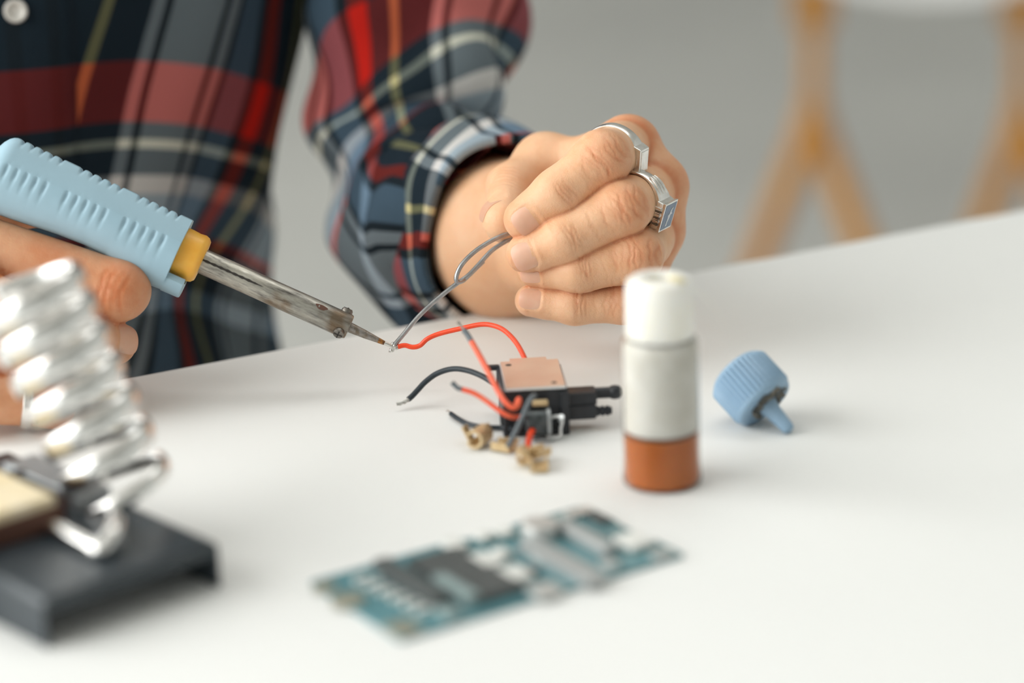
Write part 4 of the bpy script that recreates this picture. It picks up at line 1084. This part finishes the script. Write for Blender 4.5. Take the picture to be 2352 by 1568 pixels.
for q in range(6):
    t = q / 5; part('pin', 832 + (972 - 832) * t, 1332 + (1402 - 1332) * t, .0060, .0026, .0016, m_ceram)
ic = part('heat_sink', 1070, 1326, .0205, .0430, .0028, m_ic)
part('ribbon_bar', 1046, 1365, .0052, .0225, .0042, m_palebar)
for px, py, a_, b_ in ((1044, 1258, .007, .010), (1116, 1296, .008, .013), (1184, 1326, .009, .012), (1113, 1238, .006, .006), (1160, 1228, .006, .006), (1152, 1278, .006, .007)):
    part('capacitor', px, py, a_, b_, .0030, m_ceram, bev=.0012)
round_('electrolytic_can', 1240, 1229, .0066, .0055, m_part)
for q in range(6):
    t = q / 5; part('socket', 1296 + 96 * t, 1218 + 52 * t, .0060, .0066, .0040, m_conn, bev=.001)
sk = part('edge_connector', 1292, 1298, .0085, .0430, .0030, m_conn)
for q in range(12):
    t = q / 11; part('contact', 1222 + 156 * t, 1254 + 74 * t, .0016, .0022, .0012, m_gold)
part('shield', 1456, 1250, .0105, .0125, .0030, m_ceram, bev=.001)
part('resistor', 1330, 1181, .011, .0060, .0020, m_part); part('resistor', 1288, 1192, .005, .005, .0016, m_palebar)
part('resistor', 1252, 1360, .010, .0085, .0022, m_part); part('resistor', 1520, 1274, .008, .004, .0014, m_part)
part('chip', 1372, 1190, .0052, .0120, .0016, m_ic); part('chip', 1215, 1310, .006, .007, .0015, m_ic); part('chip', 1350, 1330, .005, .006, .0012, m_palebar)
part('resistor', 1240, 1283, .004, .006, .0016, m_part); part('resistor', 1400, 1296, .0045, .007, .0014, m_part)
round_('mounting_pad', 799, 1377, .0058, .0012, m_gold, .0022); round_('mounting_pad', 745, 1346, .0040, .0008, m_gold, .0015)
part('gold_pad', 925, 1440, .010, .012, .0004, m_gold); part('resistor', 1028, 1408, .006, .009, .0018, m_palebar); part('resistor', 880, 1318, .005, .005, .0016, m_palebar)

# ------------------------------------------------------------------ soldering stand
SZ = TABLE_Z + .0175
sA, sB, sC = T(32, 1033, SZ), T(500, 1237, SZ), T(85, 1370, SZ)
sx = (sA - sB).normalized(); sz_ = Vector((0, 0, 1)); sy = sz_.cross(sx)
if (sC - sB).dot(sy) < 0: sy = -sy
sy = sy if sy.cross(sx).z else sy
Ls, Ws = (sA - sB).length, (sC - sB).dot(sy)
Ms = axes(Vector((sB.x, sB.y, TABLE_Z)), sx, sy, sz_, 1.0)
if sx.cross(sy).z < 0:
    pass
stand = thing('soldering_stand', 'black bent steel soldering stand with a chrome coil holder and sponge tray', 'soldering stand', Vector((sB.x, sB.y, TABLE_Z)))
SB = Vector((sB.x, sB.y, TABLE_Z))
def S_at(x, y, z): return SB + sx * x + sy * y + sz_ * z
def sbox(mb, x0, x1, y0, y1, z0, z1):
    vs = [S_at(x, y, z) for x in (x0, x1) for y in (y0, y1) for z in (z0, z1)]
    return mb.add(vs, [(0, 1, 3, 2), (4, 6, 7, 5), (0, 4, 5, 1), (2, 3, 7, 6), (0, 2, 6, 4), (1, 5, 7, 3)])
hS = SZ - TABLE_Z
# bent sheet as one profile swept along x
th_ = .0014; R = .004; prof2 = []
def arc_(cy, cz, r, a0, a1, n=6): return [(cy + r * math.cos(math.radians(a0 + (a1 - a0) * i / n)), cz + r * math.sin(math.radians(a0 + (a1 - a0) * i / n))) for i in range(n + 1)]
out_ = [(0, 0)] + arc_(R, hS - R, R, 180, 90) + arc_(Ws - R, hS - R, R, 90, 0) + [(Ws, 0)]
in_ = [(Ws - th_, 0)] + arc_(Ws - R, hS - R, R - th_, 0, 90) + arc_(R, hS - R, R - th_, 90, 180) + [(th_, 0)]
prf = out_ + in_
MB().rings([[S_at(x, y, z) for y, z in prf] for x in (0, Ls)]).build('base', m_blacksteel, stand, world=True, angle=30, bevel=.0002)
lipm = MB(); sbox(lipm, 0, .0014, .0012, Ws - .0012, hS - .0062, hS - .0010); lipm.build('front_lip', m_blacksteel, stand, world=True, smooth=False, bevel=.0003)
# sponge tray and sponge
def S_px(px, py, z): 
    v = T(px, py, TABLE_Z + z) - SB; return v.dot(sx), v.dot(sy)
tx, ty = S_px(134, 1142, hS + .011)
w1, w2 = .052, .060
tray = MB(); 
for (x0, x1, y0, y1) in ((tx - .0015, tx, ty - .0015, ty + w2), (tx + w1, tx + w1 + .0015, ty - .0015, ty + w2), (tx - .0015, tx + w1 + .0015, ty - .0015, ty), (tx - .0015, tx + w1 + .0015, ty + w2, ty + w2 + .0015)):
    sbox(tray, x0, x1, y0, y1, hS + .0003, hS + .0085)
sbox(tray, tx - .0015, tx + w1 + .0015, ty - .0015, ty + w2 + .0015, hS + .0001, hS + .0013)
tray = tray.build('sponge_tray', m_rust, stand, world=True, smooth=False, bevel=.0003)
spg = MB(); sbox(spg, tx + .0005, tx + w1 - .0005, ty + .0005, ty + w2 - .0005, hS + .0014, hS + .012)
spg = spg.build('sponge', m_sponge, None, smooth=False, bevel=.0012)
bpy.context.view_layer.update(); spg.parent = tray; spg.matrix_parent_inverse = tray.matrix_world.inverted()
# flat slotted bracket behind the sponge
bx, by = S_px(60, 1072, hS + .006)
br = MB(); sbox(br, bx - .040, bx + .010, by - .010, by + .004, hS + .004, hS + .0062); sbox(br, bx + .006, bx + .010, by - .010, by + .004, hS, hS + .005); sbox(br, bx - .040, bx - .036, by - .010, by + .004, hS, hS + .005)
br = br.build('bracket', m_greysteel, stand, world=True, smooth=False, bevel=.0008)
hx, hy = S_px(42, 1083, hS + .0064)
q = MB().lathe([(.0001, .0003), (.0022, .0003), (.0023, 0)], 20, Matrix.Translation(S_at(hx, hy, hS + .0062))).build('slot_hole', m_hole, None, smooth=True); bpy.context.view_layer.update(); q.parent = br; q.matrix_parent_inverse = br.matrix_world.inverted()
# helical holder
p0, p1 = P(300, 1165, .862), P(62, 655, .850)
axh = (p1 - p0); Lh = axh.length; axh.normalize()
u1 = (VR - axh * VR.dot(axh)).normalized(); u2 = axh.cross(u1)
turns = 7.0
def hel_(t):
    tt = t + .035 * math.sin(2 * math.pi * t) * 0
    a_ = 2 * math.pi * turns * t + 2.4; s_ = Lh * (t - .16 * t * t) / .84
    r = .0178 + .0010 * t
    e = u1 * math.cos(a_) + u2 * math.sin(a_)
    return p0 + axh * s_ + e * r, e
mb = MB(); rs = []; N_ = int(turns * 44)
for i in range(N_ + 1):
    c_, e = hel_(i / N_); w_ = .0044 * min(1, .62 + .38 * min(i, 60) / 60); k_ = .0016
    rs.append([c_ + axh * (w_ * math.cos(q)) + e * (k_ * math.sin(q)) for q in [2 * math.pi * k / 14 for k in range(14)]])
mb.rings(rs).build('coil_ribbon', m_chrome, stand, world=True)
foot_ = [S_at(*S_px(86, 1180, hS + .003), hS + .003), S_at(*S_px(130, 1212, hS + .003), hS + .003), S_at(*S_px(190, 1246, hS + .003), hS + .003), S_at(*S_px(235, 1262, hS + .003), hS + .0035), S_at(*S_px(268, 1225, hS + .003), hS + .007)]
MB().tube([Vector(v) for v in spline(foot_ + [hel_(.0)[0], hel_(.02)[0]], 8)], .0029, 14).build('coil_foot', m_chrome, stand, world=True)
nut = MB().lathe([(.0001, .004), (.004, .004), (.0055, .003), (.0055, 0)], 24, Matrix.Translation(S_at(*S_px(250, 1255, hS), hS))).build('clamp_screw', m_greysteel, stand, world=True)
#@@END
